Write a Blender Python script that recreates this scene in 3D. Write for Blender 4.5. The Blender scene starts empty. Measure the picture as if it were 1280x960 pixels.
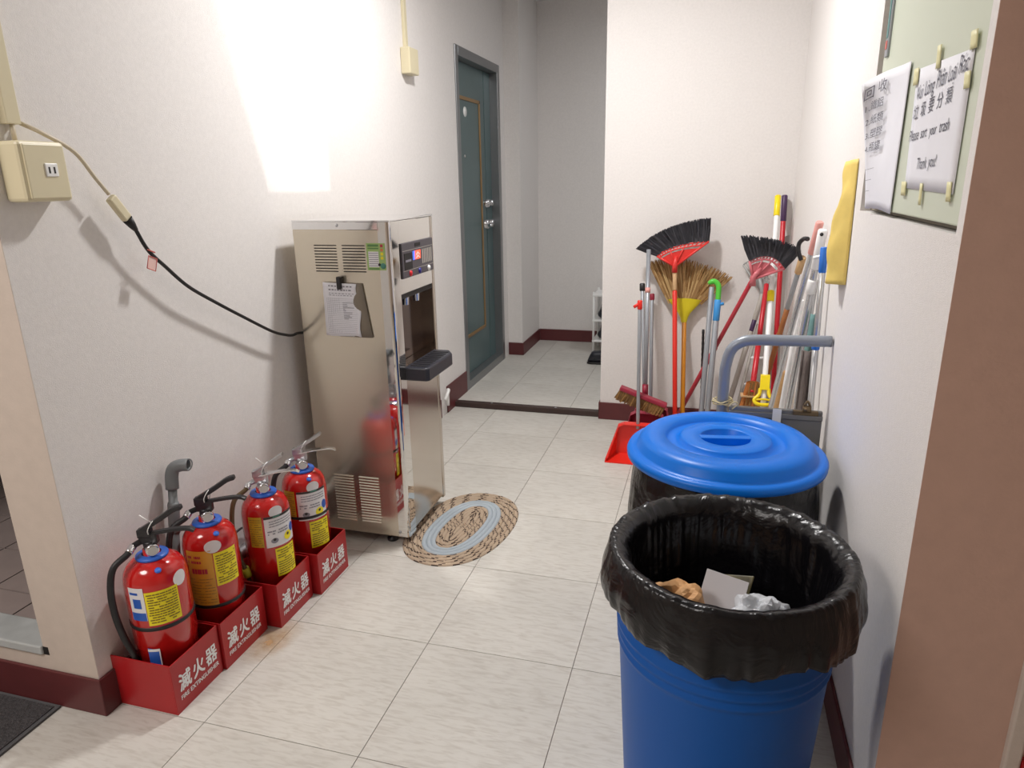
import bpy, bmesh, math, random
from math import sin, cos, pi, radians as R
from mathutils import Vector, Matrix, noise
random.seed(7)
S = bpy.context.scene
COL = S.collection

# ------------------------------------------------------------------ camera, world, lights, exposure
f_px, pitch, yaw, roll, cam_h = 865.665, 0.288308, 0.280246, -0.019149, 1.38471
cp, sp, cy, sy = cos(pitch), sin(pitch), cos(yaw), sin(yaw)
fw = Vector((-sy*cp, cy*cp, -sp)); rt0 = Vector((cy, sy, 0)); up0 = rt0.cross(fw)
rt = cos(roll)*rt0 + sin(roll)*up0
up = -sin(roll)*rt0 + cos(roll)*up0
cd = bpy.data.cameras.new('camera'); cam = bpy.data.objects.new('camera', cd); COL.objects.link(cam)
cd.sensor_width = 36.0; cd.lens = f_px/1280*36.0; cd.clip_start = 0.02
M = Matrix.Identity(4)
for i in range(3):
    M[i][0] = rt[i]; M[i][1] = up[i]; M[i][2] = -fw[i]
M[2][3] = cam_h
cam.matrix_world = M
S.camera = cam
W = bpy.data.worlds.new('world'); S.world = W; W.use_nodes = True
W.node_tree.nodes['Background'].inputs[0].default_value = (0.9, 0.85, 0.8, 1)
W.node_tree.nodes['Background'].inputs[1].default_value = 0.02
S.view_settings.view_transform = 'Standard'; S.view_settings.look = 'None'
S.view_settings.gamma = 1.0; S.view_settings.use_curve_mapping = False
S.view_settings.exposure = 0.14
S.cycles.blur_glossy = 0.0; S.cycles.sample_clamp_indirect = 12.0
S.cycles.use_guiding = True; S.cycles.guiding_training_samples = 32

def area_light(name, loc, size, energy, color, rot=(0, 0, 0)):
    l = bpy.data.lights.new(name, 'AREA'); l.shape = 'DISK'; l.size = size; l.energy = energy; l.color = color
    o = bpy.data.objects.new(name, l); o.location = loc; o.rotation_euler = rot; COL.objects.link(o); return o
area_light('corridor_lamp_light', (-0.62, 2.62, 2.60), 0.17, 34.5, (1.0, 0.98, 0.965))
area_light('hall_fill_light', (-1.9, -0.5, 2.60), 1.2, 50, (1.0, 0.95, 0.91))  # added broad fill near the camera, unseen; softens the corridor shadows
area_light('alcove_fill_light', (0.15, 4.85, 2.60), 0.3, 8, (0.95, 0.97, 1.0))  # extra light added out of view to brighten the dim alcove walls

# ------------------------------------------------------------------ materials
def srgb(r, g, b):
    def c(x):
        x /= 255.0
        return x/12.92 if x <= 0.04045 else ((x+0.055)/1.055)**2.4
    return (c(r), c(g), c(b), 1)

def mat(name, col, rough=0.5, metal=0.0, bump=0.0, bscale=200.0, var=0.0, vscale=6.0, stretch=None, coat=0.0,
        trans=0.0, alpha=1.0, emit=None, estr=0.0, spec=None, detail=2.0, rvar=0.0, bdist=0.004, distort=0.0):
    m = bpy.data.materials.new(name); m.use_nodes = True
    nt = m.node_tree; b = nt.nodes['Principled BSDF']
    b.inputs['Base Color'].default_value = col
    b.inputs['Roughness'].default_value = rough
    b.inputs['Metallic'].default_value = metal
    if spec is not None: b.inputs['Specular IOR Level'].default_value = spec
    if coat: b.inputs['Coat Weight'].default_value = coat
    if trans: b.inputs['Transmission Weight'].default_value = trans
    if alpha < 1: b.inputs['Alpha'].default_value = alpha
    if emit: b.inputs['Emission Color'].default_value = emit; b.inputs['Emission Strength'].default_value = estr
    tc = nt.nodes.new('ShaderNodeTexCoord')
    mp = nt.nodes.new('ShaderNodeMapping')
    nt.links.new(tc.outputs['Object'], mp.inputs['Vector'])
    if stretch: mp.inputs['Scale'].default_value = stretch
    if var or rvar:
        n = nt.nodes.new('ShaderNodeTexNoise'); n.inputs['Scale'].default_value = vscale
        n.inputs['Detail'].default_value = detail + 2
        nt.links.new(mp.outputs['Vector'], n.inputs['Vector'])
        if var:
            mr = nt.nodes.new('ShaderNodeMapRange')
            mr.inputs['From Min'].default_value = 0.3; mr.inputs['From Max'].default_value = 0.7
            mr.inputs['To Min'].default_value = 1-var; mr.inputs['To Max'].default_value = 1+var
            nt.links.new(n.outputs['Fac'], mr.inputs['Value'])
            mx = nt.nodes.new('ShaderNodeMix'); mx.data_type = 'RGBA'; mx.blend_type = 'MULTIPLY'
            mx.inputs['Factor'].default_value = 1.0
            mx.inputs['A'].default_value = col
            nt.links.new(mr.outputs['Result'], mx.inputs['B'])
            nt.links.new(mx.outputs['Result'], b.inputs['Base Color'])
        if rvar:
            mr2 = nt.nodes.new('ShaderNodeMapRange')
            mr2.inputs['To Min'].default_value = max(0.02, rough-rvar); mr2.inputs['To Max'].default_value = rough+rvar
            nt.links.new(n.outputs['Fac'], mr2.inputs['Value'])
            nt.links.new(mr2.outputs['Result'], b.inputs['Roughness'])
    if bump:
        n2 = nt.nodes.new('ShaderNodeTexNoise'); n2.inputs['Scale'].default_value = bscale
        n2.inputs['Detail'].default_value = detail; n2.inputs['Distortion'].default_value = distort
        nt.links.new(mp.outputs['Vector'], n2.inputs['Vector'])
        bp = nt.nodes.new('ShaderNodeBump'); bp.inputs['Strength'].default_value = bump; bp.inputs['Distance'].default_value = bdist
        nt.links.new(n2.outputs['Fac'], bp.inputs['Height'])
        nt.links.new(bp.outputs['Normal'], b.inputs['Normal'])
    return m

def floor_mat(name, col, streak):
    """vinyl tile: mottled cream with short streaks along x"""
    m = bpy.data.materials.new(name); m.use_nodes = True
    nt = m.node_tree; b = nt.nodes['Principled BSDF']; b.inputs['Roughness'].default_value = 0.42
    b.inputs['Specular IOR Level'].default_value = 0.35
    tc = nt.nodes.new('ShaderNodeTexCoord'); oi = nt.nodes.new('ShaderNodeObjectInfo')
    ad = nt.nodes.new('ShaderNodeVectorMath'); ad.operation = 'MULTIPLY_ADD'
    nt.links.new(oi.outputs['Random'], ad.inputs[0]); ad.inputs[1].default_value = (37, 19, 11)
    nt.links.new(tc.outputs['Object'], ad.inputs[2])
    mp = nt.nodes.new('ShaderNodeMapping'); mp.inputs['Scale'].default_value = (9, 48, 9)
    nt.links.new(ad.outputs['Vector'], mp.inputs['Vector'])
    n = nt.nodes.new('ShaderNodeTexNoise'); n.inputs['Scale'].default_value = 2.2; n.inputs['Detail'].default_value = 5
    n.inputs['Distortion'].default_value = 0.6
    nt.links.new(mp.outputs['Vector'], n.inputs['Vector'])
    cr = nt.nodes.new('ShaderNodeValToRGB')
    cr.color_ramp.elements[0].position = 0.30; cr.color_ramp.elements[0].color = streak
    cr.color_ramp.elements[1].position = 0.56; cr.color_ramp.elements[1].color = col
    nt.links.new(n.outputs['Fac'], cr.inputs['Fac'])
    n3 = nt.nodes.new('ShaderNodeTexNoise'); n3.inputs['Scale'].default_value = 2.2; n3.inputs['Detail'].default_value = 4
    nt.links.new(tc.outputs['Object'], n3.inputs['Vector'])
    mr = nt.nodes.new('ShaderNodeMapRange'); mr.inputs['From Min'].default_value = .3; mr.inputs['From Max'].default_value = .7
    mr.inputs['To Min'].default_value = 0.93; mr.inputs['To Max'].default_value = 1.05
    nt.links.new(n3.outputs['Fac'], mr.inputs['Value'])
    mx = nt.nodes.new('ShaderNodeMix'); mx.data_type = 'RGBA'; mx.blend_type = 'MULTIPLY'; mx.inputs['Factor'].default_value = 1
    nt.links.new(cr.outputs['Color'], mx.inputs['A']); nt.links.new(mr.outputs['Result'], mx.inputs['B'])
    nt.links.new(mx.outputs['Result'], b.inputs['Base Color'])
    return m

MT = {}
MT['wall'] = mat('wallpaper', srgb(228, 224, 221), 0.75, bump=0.22, bscale=420, var=0.03, vscale=90, detail=3)
MT['wall_plain'] = mat('painted_wall', srgb(200, 187, 176), 0.7, bump=0.12, bscale=160, var=0.03, vscale=30)
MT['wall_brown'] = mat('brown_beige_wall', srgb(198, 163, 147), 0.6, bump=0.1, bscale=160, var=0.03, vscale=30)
MT['ceiling'] = mat('ceiling_paint', srgb(225, 224, 225), 0.8)
MT['floor'] = floor_mat('vinyl_floor', srgb(201, 198, 191), srgb(186, 181, 173))
MT['grout'] = mat('floor_joint', srgb(120, 112, 104), 0.8)
MT['rubber_base'] = mat('maroon_rubber', srgb(92, 40, 42), 0.45, var=0.08, vscale=20)
MT['threshold'] = mat('dark_brown_strip', srgb(62, 46, 42), 0.45)
MT['bath_tile'] = mat('brown_bathroom_tile', srgb(160, 146, 142), 0.45, var=0.06, vscale=12)
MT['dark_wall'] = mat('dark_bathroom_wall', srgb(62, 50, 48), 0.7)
MT['marble'] = mat('grey_marble', srgb(186, 190, 190), 0.3, var=0.12, vscale=14)
MT['steel_frame'] = mat('door_frame_steel', srgb(146, 148, 150), 0.38, 0.85)
MT['teal'] = mat('teal_door_paint', srgb(82, 104, 106), 0.34, 0.1, var=0.05, vscale=8)
MT['brass'] = mat('brass_inlay', srgb(158, 126, 84), 0.4, 0.6)
MT['chrome'] = mat('chrome', srgb(225, 225, 228), 0.12, 1.0)
MT['dull_metal'] = mat('dull_aluminium', srgb(190, 192, 196), 0.33, 1.0)
MT['cream_plastic'] = mat('cream_plastic', srgb(216, 206, 174), 0.4)
MT['white_plastic'] = mat('white_plastic', srgb(238, 238, 236), 0.35)
MT['black_plastic'] = mat('black_plastic', srgb(32, 31, 34), 0.38)
MT['black_rubber'] = mat('black_rubber', srgb(26, 25, 27), 0.5)
MT['steel_side'] = mat('stainless_side', srgb(216, 207, 190), 0.17, 0.82)
MT['steel_front'] = mat('stainless_front', srgb(204, 196, 186), 0.17, 1.0)
MT['steel_mirror'] = mat('polished_steel', srgb(222, 220, 216), 0.05, 1.0)
MT['steel_top'] = mat('polished_top', srgb(232, 232, 232), 0.075, 1.0)
MT['dark'] = mat('dark_gap', srgb(28, 24, 24), 0.6)
MT['panel_dark'] = mat('control_panel_grey', srgb(74, 70, 76), 0.35)
MT['recess'] = mat('recess_dark', srgb(84, 66, 58), 0.12, 0.7)
MT['tray'] = mat('tray_plastic', srgb(44, 45, 54), 0.42)
MT['red_paint'] = mat('red_enamel', srgb(192, 28, 26), 0.16, coat=0.5, var=0.03, vscale=5)
MT['red_box'] = mat('red_box_enamel', srgb(168, 28, 32), 0.3, var=0.05, vscale=9)
MT['white_print'] = mat('white_print', srgb(240, 238, 236), 0.5)
MT['yellow_label'] = mat('yellow_label', srgb(240, 222, 24), 0.4)
MT['orange_label'] = mat('orange_label', srgb(214, 158, 50), 0.45, var=0.05, vscale=30)
MT['ochre_label'] = mat('ochre_label', srgb(196, 164, 40), 0.45)
MT['white_label'] = mat('white_label', srgb(226, 224, 226), 0.4)
MT['blue_print'] = mat('blue_print', srgb(40, 90, 180), 0.4)
MT['dark_print'] = mat('dark_print', srgb(52, 46, 46), 0.5)
MT['ochre_print'] = mat('ochre_print', srgb(126, 104, 22), 0.5)
MT['red_print'] = mat('red_print', srgb(176, 50, 66), 0.5)
MT['grey_print'] = mat('grey_print', srgb(138, 136, 146), 0.5)
MT['blue_ring'] = mat('blue_collar', srgb(48, 100, 196), 0.4)
MT['grey_pvc'] = mat('grey_pvc', srgb(122, 126, 128), 0.4)
MT['paper'] = mat('white_paper', srgb(232, 232, 238), 0.7, var=0.02, vscale=18)
MT['ink'] = mat('ink', srgb(88, 88, 100), 0.6)
MT['tape'] = mat('cream_tape', srgb(226, 221, 172), 0.5)
MT['yellow_paper'] = mat('yellow_paper', srgb(232, 204, 112), 0.6, var=0.06, vscale=25)
MT['green_door'] = mat('pale_green_enamel', srgb(204, 211, 192), 0.35)
MT['bin_blue'] = mat('blue_bin_plastic', srgb(10, 86, 170), 0.42, spec=0.3)
MT['lid_blue'] = mat('bright_blue_plastic', srgb(0, 110, 212), 0.36, spec=0.3)
MT['bag'] = mat('black_bag', srgb(15, 14, 17), 0.24, bump=0.7, bscale=9, detail=6, bdist=0.014, distort=1.6, spec=0.4)
MT['kraft'] = mat('kraft_paper', srgb(214, 164, 112), 0.65, var=0.08, vscale=12)
MT['clear'] = mat('clear_plastic', srgb(236, 240, 246), 0.12, alpha=0.7, bump=0.5, bscale=30)
MT['greyboard'] = mat('grey_board', srgb(190, 186, 188), 0.6)
MT['food'] = mat('food_print', srgb(92, 84, 52), 0.5, var=0.6, vscale=40)
MT['red_plastic'] = mat('red_plastic', srgb(226, 44, 32), 0.3)
MT['red_head'] = mat('red_broom_plastic', srgb(222, 58, 52), 0.35)
MT['pink_head'] = mat('pink_broom_plastic', srgb(196, 104, 112), 0.4)
MT['grey_head'] = mat('grey_rake_plastic', srgb(164, 164, 162), 0.4)
MT['maroon_plastic'] = mat('maroon_plastic', srgb(150, 34, 58), 0.35)
MT['crimson'] = mat('crimson_handle', srgb(196, 28, 42), 0.32)
MT['rose'] = mat('rose_handle', srgb(184, 52, 66), 0.35)
MT['scarlet'] = mat('scarlet_handle', srgb(224, 48, 34), 0.32)
MT['orange_wood'] = mat('orange_wood_handle', srgb(212, 138, 30), 0.4, var=0.06, vscale=20)
MT['bamboo'] = mat('bamboo', srgb(156, 96, 50), 0.5, var=0.15, vscale=20)
MT['bare_wood'] = mat('bare_wood', srgb(200, 164, 120), 0.6)
MT['bristle'] = mat('black_bristle', srgb(40, 40, 46), 0.5)
MT['bristle2'] = mat('dark_bristle', srgb(58, 58, 64), 0.5)
MT['straw'] = mat('straw', srgb(168, 132, 84), 0.7)
MT['straw2'] = mat('pale_straw', srgb(196, 164, 112), 0.7)
MT['coir'] = mat('coir', srgb(138, 100, 52), 0.8, bump=1.0, bscale=120)
MT['coir2'] = mat('coir_dark', srgb(110, 78, 42), 0.8)
MT['orange_straw'] = mat('orange_straw', srgb(196, 122, 62), 0.7)
MT['tan_braid'] = mat('tan_braid', srgb(184, 146, 100), 0.8, bump=0.8, bscale=90)
MT['yellow_plastic'] = mat('yellow_plastic', srgb(244, 218, 20), 0.32)
MT['yellow_wrap'] = mat('yellow_wrap', srgb(222, 206, 40), 0.4)
MT['pole_grey'] = mat('grey_pole', srgb(160, 164, 170), 0.36, 0.4)
MT['pole_silver'] = mat('silver_pole', srgb(204, 206, 208), 0.25, 0.8)
MT['pole_white'] = mat('white_pole', srgb(240, 240, 240), 0.3)
MT['pole_stone'] = mat('stone_grey_pole', srgb(176, 170, 162), 0.5)
MT['purple'] = mat('purple_grip', srgb(72, 46, 84), 0.4)
MT['green_plastic'] = mat('green_plastic', srgb(84, 196, 62), 0.35)
MT['sky_plastic'] = mat('sky_blue_plastic', srgb(62, 148, 216), 0.35)
MT['blue_plastic'] = mat('blue_joint', srgb(40, 112, 206), 0.35)
MT['pink_plastic'] = mat('pink_grip', srgb(226, 160, 152), 0.4)
MT['pan_grey'] = mat('grey_sheet', srgb(128, 128, 128), 0.45, 0.3, var=0.1, vscale=9)
MT['tube_grey'] = mat('grey_tube', srgb(140, 146, 156), 0.34, 0.2)
MT['twine'] = mat('twine', srgb(206, 192, 150), 0.8)
MT['rust'] = mat('tarnished_clip', srgb(128, 110, 84), 0.4, 0.7)
MT['mopcloth'] = mat('dark_mop_cloth', srgb(108, 98, 94), 0.9, bump=0.8, bscale=60)
MT['teal_cloth'] = mat('teal_cloth', srgb(104, 140, 138), 0.9, bump=0.5, bscale=60)
MT['braid_tan'] = mat('braid_tan', srgb(178, 158, 136), 0.9, bump=0.6, bscale=400)
MT['braid_blue'] = mat('braid_blue', srgb(168, 178, 186), 0.9, bump=0.6, bscale=400)
MT['braid_dark'] = mat('braid_dark', srgb(64, 48, 40), 0.9)
MT['loop_mat'] = mat('charcoal_loop', srgb(66, 64, 66), 0.95, bump=1.0, bscale=260, var=0.4, vscale=160)
MT['mat_edge'] = mat('charcoal_edge', srgb(84, 84, 86), 0.8)
MT['led'] = mat('red_led', srgb(255, 70, 40), 0.4, emit=srgb(255, 80, 50), estr=1.6)
MT['led_blue'] = mat('blue_led', srgb(70, 110, 255), 0.4, emit=srgb(80, 120, 255), estr=0.8)
MT['red_btn'] = mat('red_button', srgb(210, 30, 40), 0.3)
MT['blue_btn'] = mat('blue_button', srgb(40, 40, 130), 0.3)
MT['green_label'] = mat('green_label', srgb(150, 178, 108), 0.5)
MT['green_label2'] = mat('dark_green_print', srgb(86, 128, 72), 0.5)
MT['teal_print'] = mat('teal_print', srgb(70, 128, 112), 0.5)
MT['orange_print'] = mat('orange_print', srgb(202, 120, 70), 0.5)
MT['card'] = mat('grey_card', srgb(128, 118, 104), 0.6)
MT['pink_tag'] = mat('pink_tag', srgb(232, 196, 188), 0.4)
MT['red_line'] = mat('tag_border', srgb(206, 96, 86), 0.4)
MT['cable_cream'] = mat('cream_cable', srgb(206, 194, 170), 0.45)
MT['green_tape'] = mat('lime_tape', srgb(206, 210, 60), 0.4)
MT['brown_hose'] = mat('brown_hose', srgb(92, 74, 48), 0.4)
MT['lamp_diffuser'] = mat('lamp_diffuser', srgb(250, 250, 245), 0.5)
MT['shoe'] = mat('black_shoe', srgb(36, 38, 46), 0.4)
MT['glass'] = mat('gauge_glass', srgb(200, 200, 196), 0.1)

# ------------------------------------------------------------------ mesh builder
class MB:
    def __init__(s): s.v = []; s.f = []; s.mi = []; s.sm = []
    def add(s, vs, fs, mi=0, sm=False):
        o = len(s.v); s.v += [tuple(v) for v in vs]
        for q in fs: s.f.append([o+i for i in q]); s.mi.append(mi); s.sm.append(sm)
        return s
    def box(s, x0, x1, y0, y1, z0, z1, mi=0):
        vs = [(x, y, z) for x in (x0, x1) for y in (y0, y1) for z in (z0, z1)]
        return s.add(vs, [(0, 1, 3, 2), (4, 6, 7, 5), (0, 4, 5, 1), (2, 3, 7, 6), (0, 2, 6, 4), (1, 5, 7, 3)], mi)
    def obox(s, c, ax, ay, az, mi=0):
        """box from centre and three half-axis vectors"""
        c = Vector(c); ax = Vector(ax); ay = Vector(ay); az = Vector(az)
        vs = [c+i*ax+j*ay+k*az for i in (-1, 1) for j in (-1, 1) for k in (-1, 1)]
        return s.add(vs, [(0, 1, 3, 2), (4, 6, 7, 5), (0, 4, 5, 1), (2, 3, 7, 6), (0, 2, 6, 4), (1, 5, 7, 3)], mi)
    def tube(s, pts, r, n=12, mi=0, caps=True, flat=None):
        pts = [Vector(p) for p in pts]; m = len(pts)
        rs = r if isinstance(r, (list, tuple)) else [r]*m
        ref = None; vs = []
        for i, p in enumerate(pts):
            t = (pts[min(i+1, m-1)]-pts[max(i-1, 0)]).normalized()
            if ref is None:
                ref = Vector((0, 0, 1)) if abs(t.z) < .9 else Vector((1, 0, 0))
                ref = (ref - t*ref.dot(t)).normalized()
            else:
                ref = (ref - t*ref.dot(t)).normalized()
            b = t.cross(ref)
            for k in range(n):
                a = 2*pi*k/n
                vs.append(p + rs[i]*(cos(a)*ref*(flat or 1) + sin(a)*b))
        fs = [(i*n+k, i*n+(k+1) % n, (i+1)*n+(k+1) % n, (i+1)*n+k) for i in range(m-1) for k in range(n)]
        s.add(vs, fs, mi, True)
        if caps:
            o = len(s.v)-m*n
            s.f.append([o+k for k in range(n)][::-1]); s.mi.append(mi); s.sm.append(False)
            s.f.append([o+(m-1)*n+k for k in range(n)]); s.mi.append(mi); s.sm.append(False)
        return s
    def lathe(s, prof, n=40, c=(0, 0, 0), mi=0, close=False, axis=None, sm=True):
        c = Vector(c)
        if axis is None: X, Y, Z = Vector((1, 0, 0)), Vector((0, 1, 0)), Vector((0, 0, 1))
        else:
            Z = Vector(axis).normalized(); X = Vector((0, 0, 1)) if abs(Z.z) < .9 else Vector((1, 0, 0))
            X = (X-Z*X.dot(Z)).normalized(); Y = Z.cross(X)
        vs = []; m = len(prof)
        for r, z in prof:
            for k in range(n):
                a = 2*pi*k/n
                vs.append(c+X*(r*cos(a))+Y*(r*sin(a))+Z*z)
        fs = [(i*n+k, i*n+(k+1) % n, (i+1)*n+(k+1) % n, (i+1)*n+k) for i in range(m-1) for k in range(n)]
        if close: fs += [((m-1)*n+k, (m-1)*n+(k+1) % n, (k+1) % n, k) for k in range(n)]
        s.add(vs, fs, mi, sm)
        return s
    def prism(s, poly, o, U, V, th, mi=0):
        """extrude a 2D polygon lying at origin o in axes U,V along U x V by th"""
        o = Vector(o); U = Vector(U); V = Vector(V); N = U.cross(V).normalized()
        n = len(poly)
        vs = [o+U*a+V*b for a, b in poly]+[o+U*a+V*b+N*th for a, b in poly]
        fs = [tuple(range(n))[::-1], tuple(range(n, 2*n))]+[(i, (i+1) % n, n+(i+1) % n, n+i) for i in range(n)]
        return s.add(vs, fs, mi)
    def grid(s, fn, nu, nv, mi=0, sm=True, wrap=False):
        vs = [fn(i/(nu if wrap else nu-1), j/(nv-1)) for i in range(nu) for j in range(nv)]
        iu = nu if wrap else nu-1
        fs = [(i*nv+j, ((i+1) % nu)*nv+j, ((i+1) % nu)*nv+j+1, i*nv+j+1) for i in range(iu) for j in range(nv-1)]
        return s.add(vs, fs, mi, sm)
    def build(s, name, m, parent=None, bevel=0, kind=None, seg=2, fix=True, thick=0):
        me = bpy.data.meshes.new(name); me.from_pydata(s.v, [], s.f)
        for x in (m if isinstance(m, (list, tuple)) else [m]): me.materials.append(MT[x])
        me.polygons.foreach_set('material_index', s.mi); me.polygons.foreach_set('use_smooth', s.sm)
        if fix:
            bm = bmesh.new(); bm.from_mesh(me); bmesh.ops.recalc_face_normals(bm, faces=bm.faces); bm.to_mesh(me); bm.free()
        me.update()
        o = bpy.data.objects.new(name, me); COL.objects.link(o)
        if parent: o.parent = parent
        if thick:
            d = o.modifiers.new('solid', 'SOLIDIFY'); d.thickness = thick; d.offset = 0
        if bevel:
            d = o.modifiers.new('bevel', 'BEVEL'); d.width = bevel; d.segments = seg; d.limit_method = 'ANGLE'; d.angle_limit = R(40)
        if kind: o['kind'] = kind
        return o

def bez(pts, n=24):
    """Catmull-Rom through points"""
    P = [Vector(p) for p in pts]; P = [2*P[0]-P[1]]+P+[2*P[-1]-P[-2]]; out = []
    m = len(P)-3
    for i in range(m):
        k = max(2, n//m)
        for j in range(k):
            t = j/k; a, b, c, d = P[i:i+4]
            out.append(.5*((2*b)+(c-a)*t+(2*a-5*b+4*c-d)*t*t+(3*b-a-3*c+d)*t**3))
    out.append(P[-2]); return out

def tag(o, label, cat, group=None):
    o['label'] = label; o['category'] = cat
    if group: o['group'] = group
    return o
def thing(name, label, cat, loc=(0, 0, 0), group=None):
    o = bpy.data.objects.new(name, None); COL.objects.link(o); o.location = loc; o.empty_display_size = .05
    return tag(o, label, cat, group)
def struct(o): o['kind'] = 'structure'; return o

def text_part(name, body, size, o, X, Y, m, parent, bold=0.0, width=None, align='LEFT', squash=1.0, shear=0.0, heavy=0.0):
    """flat lettering: o = baseline start, X = reading direction, Y = up"""
    cu = bpy.data.curves.new(name, 'FONT'); cu.body = body; cu.size = 1.0; cu.offset = bold; cu.resolution_u = 3
    cu.align_x = align; cu.shear = shear
    tmp = bpy.data.objects.new(name, cu); COL.objects.link(tmp)
    dg = bpy.context.evaluated_depsgraph_get(); dg.update()
    me = bpy.data.meshes.new_from_object(tmp.evaluated_get(dg)); bpy.data.objects.remove(tmp); bpy.data.curves.remove(cu)
    xs = [v.co.x for v in me.vertices] or [0, 1]
    sx = size if width is None else width/(max(xs)-min(xs)); x0 = min(xs) if width else 0
    o = Vector(o); X = Vector(X); Y = Vector(Y)
    for v in me.vertices:
        v.co = o + X*((v.co.x-x0)*sx*squash) + Y*(v.co.y*size)
    if heavy:  # bold by overlaying shifted copies
        bm = bmesh.new(); N = X.cross(Y)
        for k, (a_, b_) in enumerate(((0, 0), (heavy, 0), (0, heavy), (heavy, heavy), (heavy/2, heavy/2))):
            m2 = me.copy(); m2.transform(Matrix.Translation(X*a_+Y*b_+N*(.00006*k))); bm.from_mesh(m2); bpy.data.meshes.remove(m2)
        bm.to_mesh(me); bm.free()
    me.materials.clear(); me.materials.append(MT[m])
    ob = bpy.data.objects.new(name, me); COL.objects.link(ob); ob.parent = parent
    return ob

# ================================================================== ROOM SHELL
XL, XR, YB, ZC = -1.515, 0.378, 3.90, 2.68
T = 0.4572; TX0, TY0 = -0.7765, 1.2363
sl = MB().box(-3.2, 1.8, -2.6, 3.93, -0.10, -0.002); floor = struct(sl.build('floor', 'grout'))
g = 0.0011
tile_me = {}
def tile(x0, x1, y0, y1, z, parent, m='floor', gap=g, th=0.006):
    if x1-x0 < 0.01 or y1-y0 < 0.01: return
    key = (round(x1-x0, 3), round(y1-y0, 3), m)
    if key not in tile_me:
        w, d = x1-x0-2*gap, y1-y0-2*gap
        o = MB().box(-w/2, w/2, -d/2, d/2, -th, 0).build('tile', m); tile_me[key] = o.data
    else:
        o = bpy.data.objects.new('tile', tile_me[key]); COL.objects.link(o)
    o.location = ((x0+x1)/2, (y0+y1)/2, z); o.parent = parent
    return o
for i in range(-5, 6):
    for j in range(-9, 7):
        x0, x1, y0, y1 = TX0+i*T, TX0+(i+1)*T, TY0+j*T, TY0+(j+1)*T
        x0 = max(x0, -3.2); x1 = min(x1, 1.8); y1 = min(y1, 3.925); y0 = max(y0, -2.6)
        if y0 >= 1.19: x0 = max(x0, XL); x1 = min(x1, 0.40)
        elif y1 > 1.25 and (x1 < XL or x0 > 0.42): y1 = 1.2
        tile(x0, x1, y0, y1, 0, floor)
# rusty stain on the tiles beside the second extinguisher box
sm = bpy.data.materials.new('rust_stain'); sm.use_nodes = True; nt_s = sm.node_tree; bs = nt_s.nodes['Principled BSDF']
bs.inputs['Base Color'].default_value = srgb(206, 158, 92); bs.inputs['Roughness'].default_value = .5
tcs = nt_s.nodes.new('ShaderNodeTexCoord'); ms = nt_s.nodes.new('ShaderNodeMapping'); ms.inputs['Scale'].default_value = (13, 8, 1)
gs = nt_s.nodes.new('ShaderNodeTexGradient'); gs.gradient_type = 'SPHERICAL'
ns = nt_s.nodes.new('ShaderNodeTexNoise'); ns.inputs['Scale'].default_value = 28; ns.inputs['Detail'].default_value = 4
m1 = nt_s.nodes.new('ShaderNodeMath'); m1.operation = 'MULTIPLY'
nt_s.links.new(tcs.outputs['Object'], ms.inputs['Vector']); nt_s.links.new(ms.outputs['Vector'], gs.inputs['Vector']); nt_s.links.new(tcs.outputs['Object'], ns.inputs['Vector'])
nt_s.links.new(gs.outputs['Fac'], m1.inputs[0]); nt_s.links.new(ns.outputs['Fac'], m1.inputs[1]); nt_s.links.new(m1.outputs[0], bs.inputs['Alpha'])
MT['stain'] = sm
st_ = MB().add([(-.08, -.13, 0), (.08, -.13, 0), (.08, .13, 0), (-.08, .13, 0)], [(0, 1, 2, 3)]).build('stain', 'stain', floor)
st_.location = (-1.262, 1.585, .0006); st_.rotation_euler = (0, 0, R(-12))
# raised alcove floor
fa = struct(MB().box(-1.62, 0.9, 3.93, 5.8, -0.1, 0.028).build('floor_alcove', 'grout'))
for i in range(-2, 4):
    for j in range(0, 5):
        x0, x1, y0, y1 = TX0+i*T, TX0+(i+1)*T, 3.965+j*T, 3.965+(j+1)*T
        tile(max(x0, -1.60), min(x1, .88), y0, min(y1, 5.76), 0.030, fa)
struct(MB().box(XL, -0.578, 3.923, 3.968, 0, 0.034).build('trim_1', 'threshold', bevel=.004)).name = 'trim_1'
scr = bpy.data.objects['trim_1']
for x in (-1.27, -0.86):
    MB().lathe([(0.0, .0360), (.006, .0355), (.008, .034)], 10, (x, 3.945, 0)).build('screw', 'dull_metal', scr)

ce = struct(MB().box(-3.2, 1.8, -2.6, 5.8, ZC, ZC+.1).build('ceiling', 'ceiling'))
# left corridor wall with the door hole
wl = MB()
wl.box(-1.688, XL, 1.195, 4.168, 0, ZC); wl.box(-1.688, XL, 4.168, 5.062, 2.145, ZC); wl.box(-1.688, XL, 5.062, 5.8, 0, ZC)
wl.box(-1.688, -1.63, 4.168, 5.062, 0, 2.145)
struct(wl.build('wall_left', 'wall'))
struct(MB().box(XL, -1.40, 5.195, 5.75, 0, ZC).build('wall_pillar', 'wall'))
struct(MB().box(-1.62, 0.9, 5.75, 5.85, 0, ZC).build('wall_alcove', 'wall'))
struct(MB().box(0.88, 0.95, 4.0, 5.8, 0, ZC).build('wall_alcove_right', 'wall'))
struct(MB().box(-0.58, 0.9, YB, YB+.1, 0, ZC).build('wall_back', 'wall'))
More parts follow.
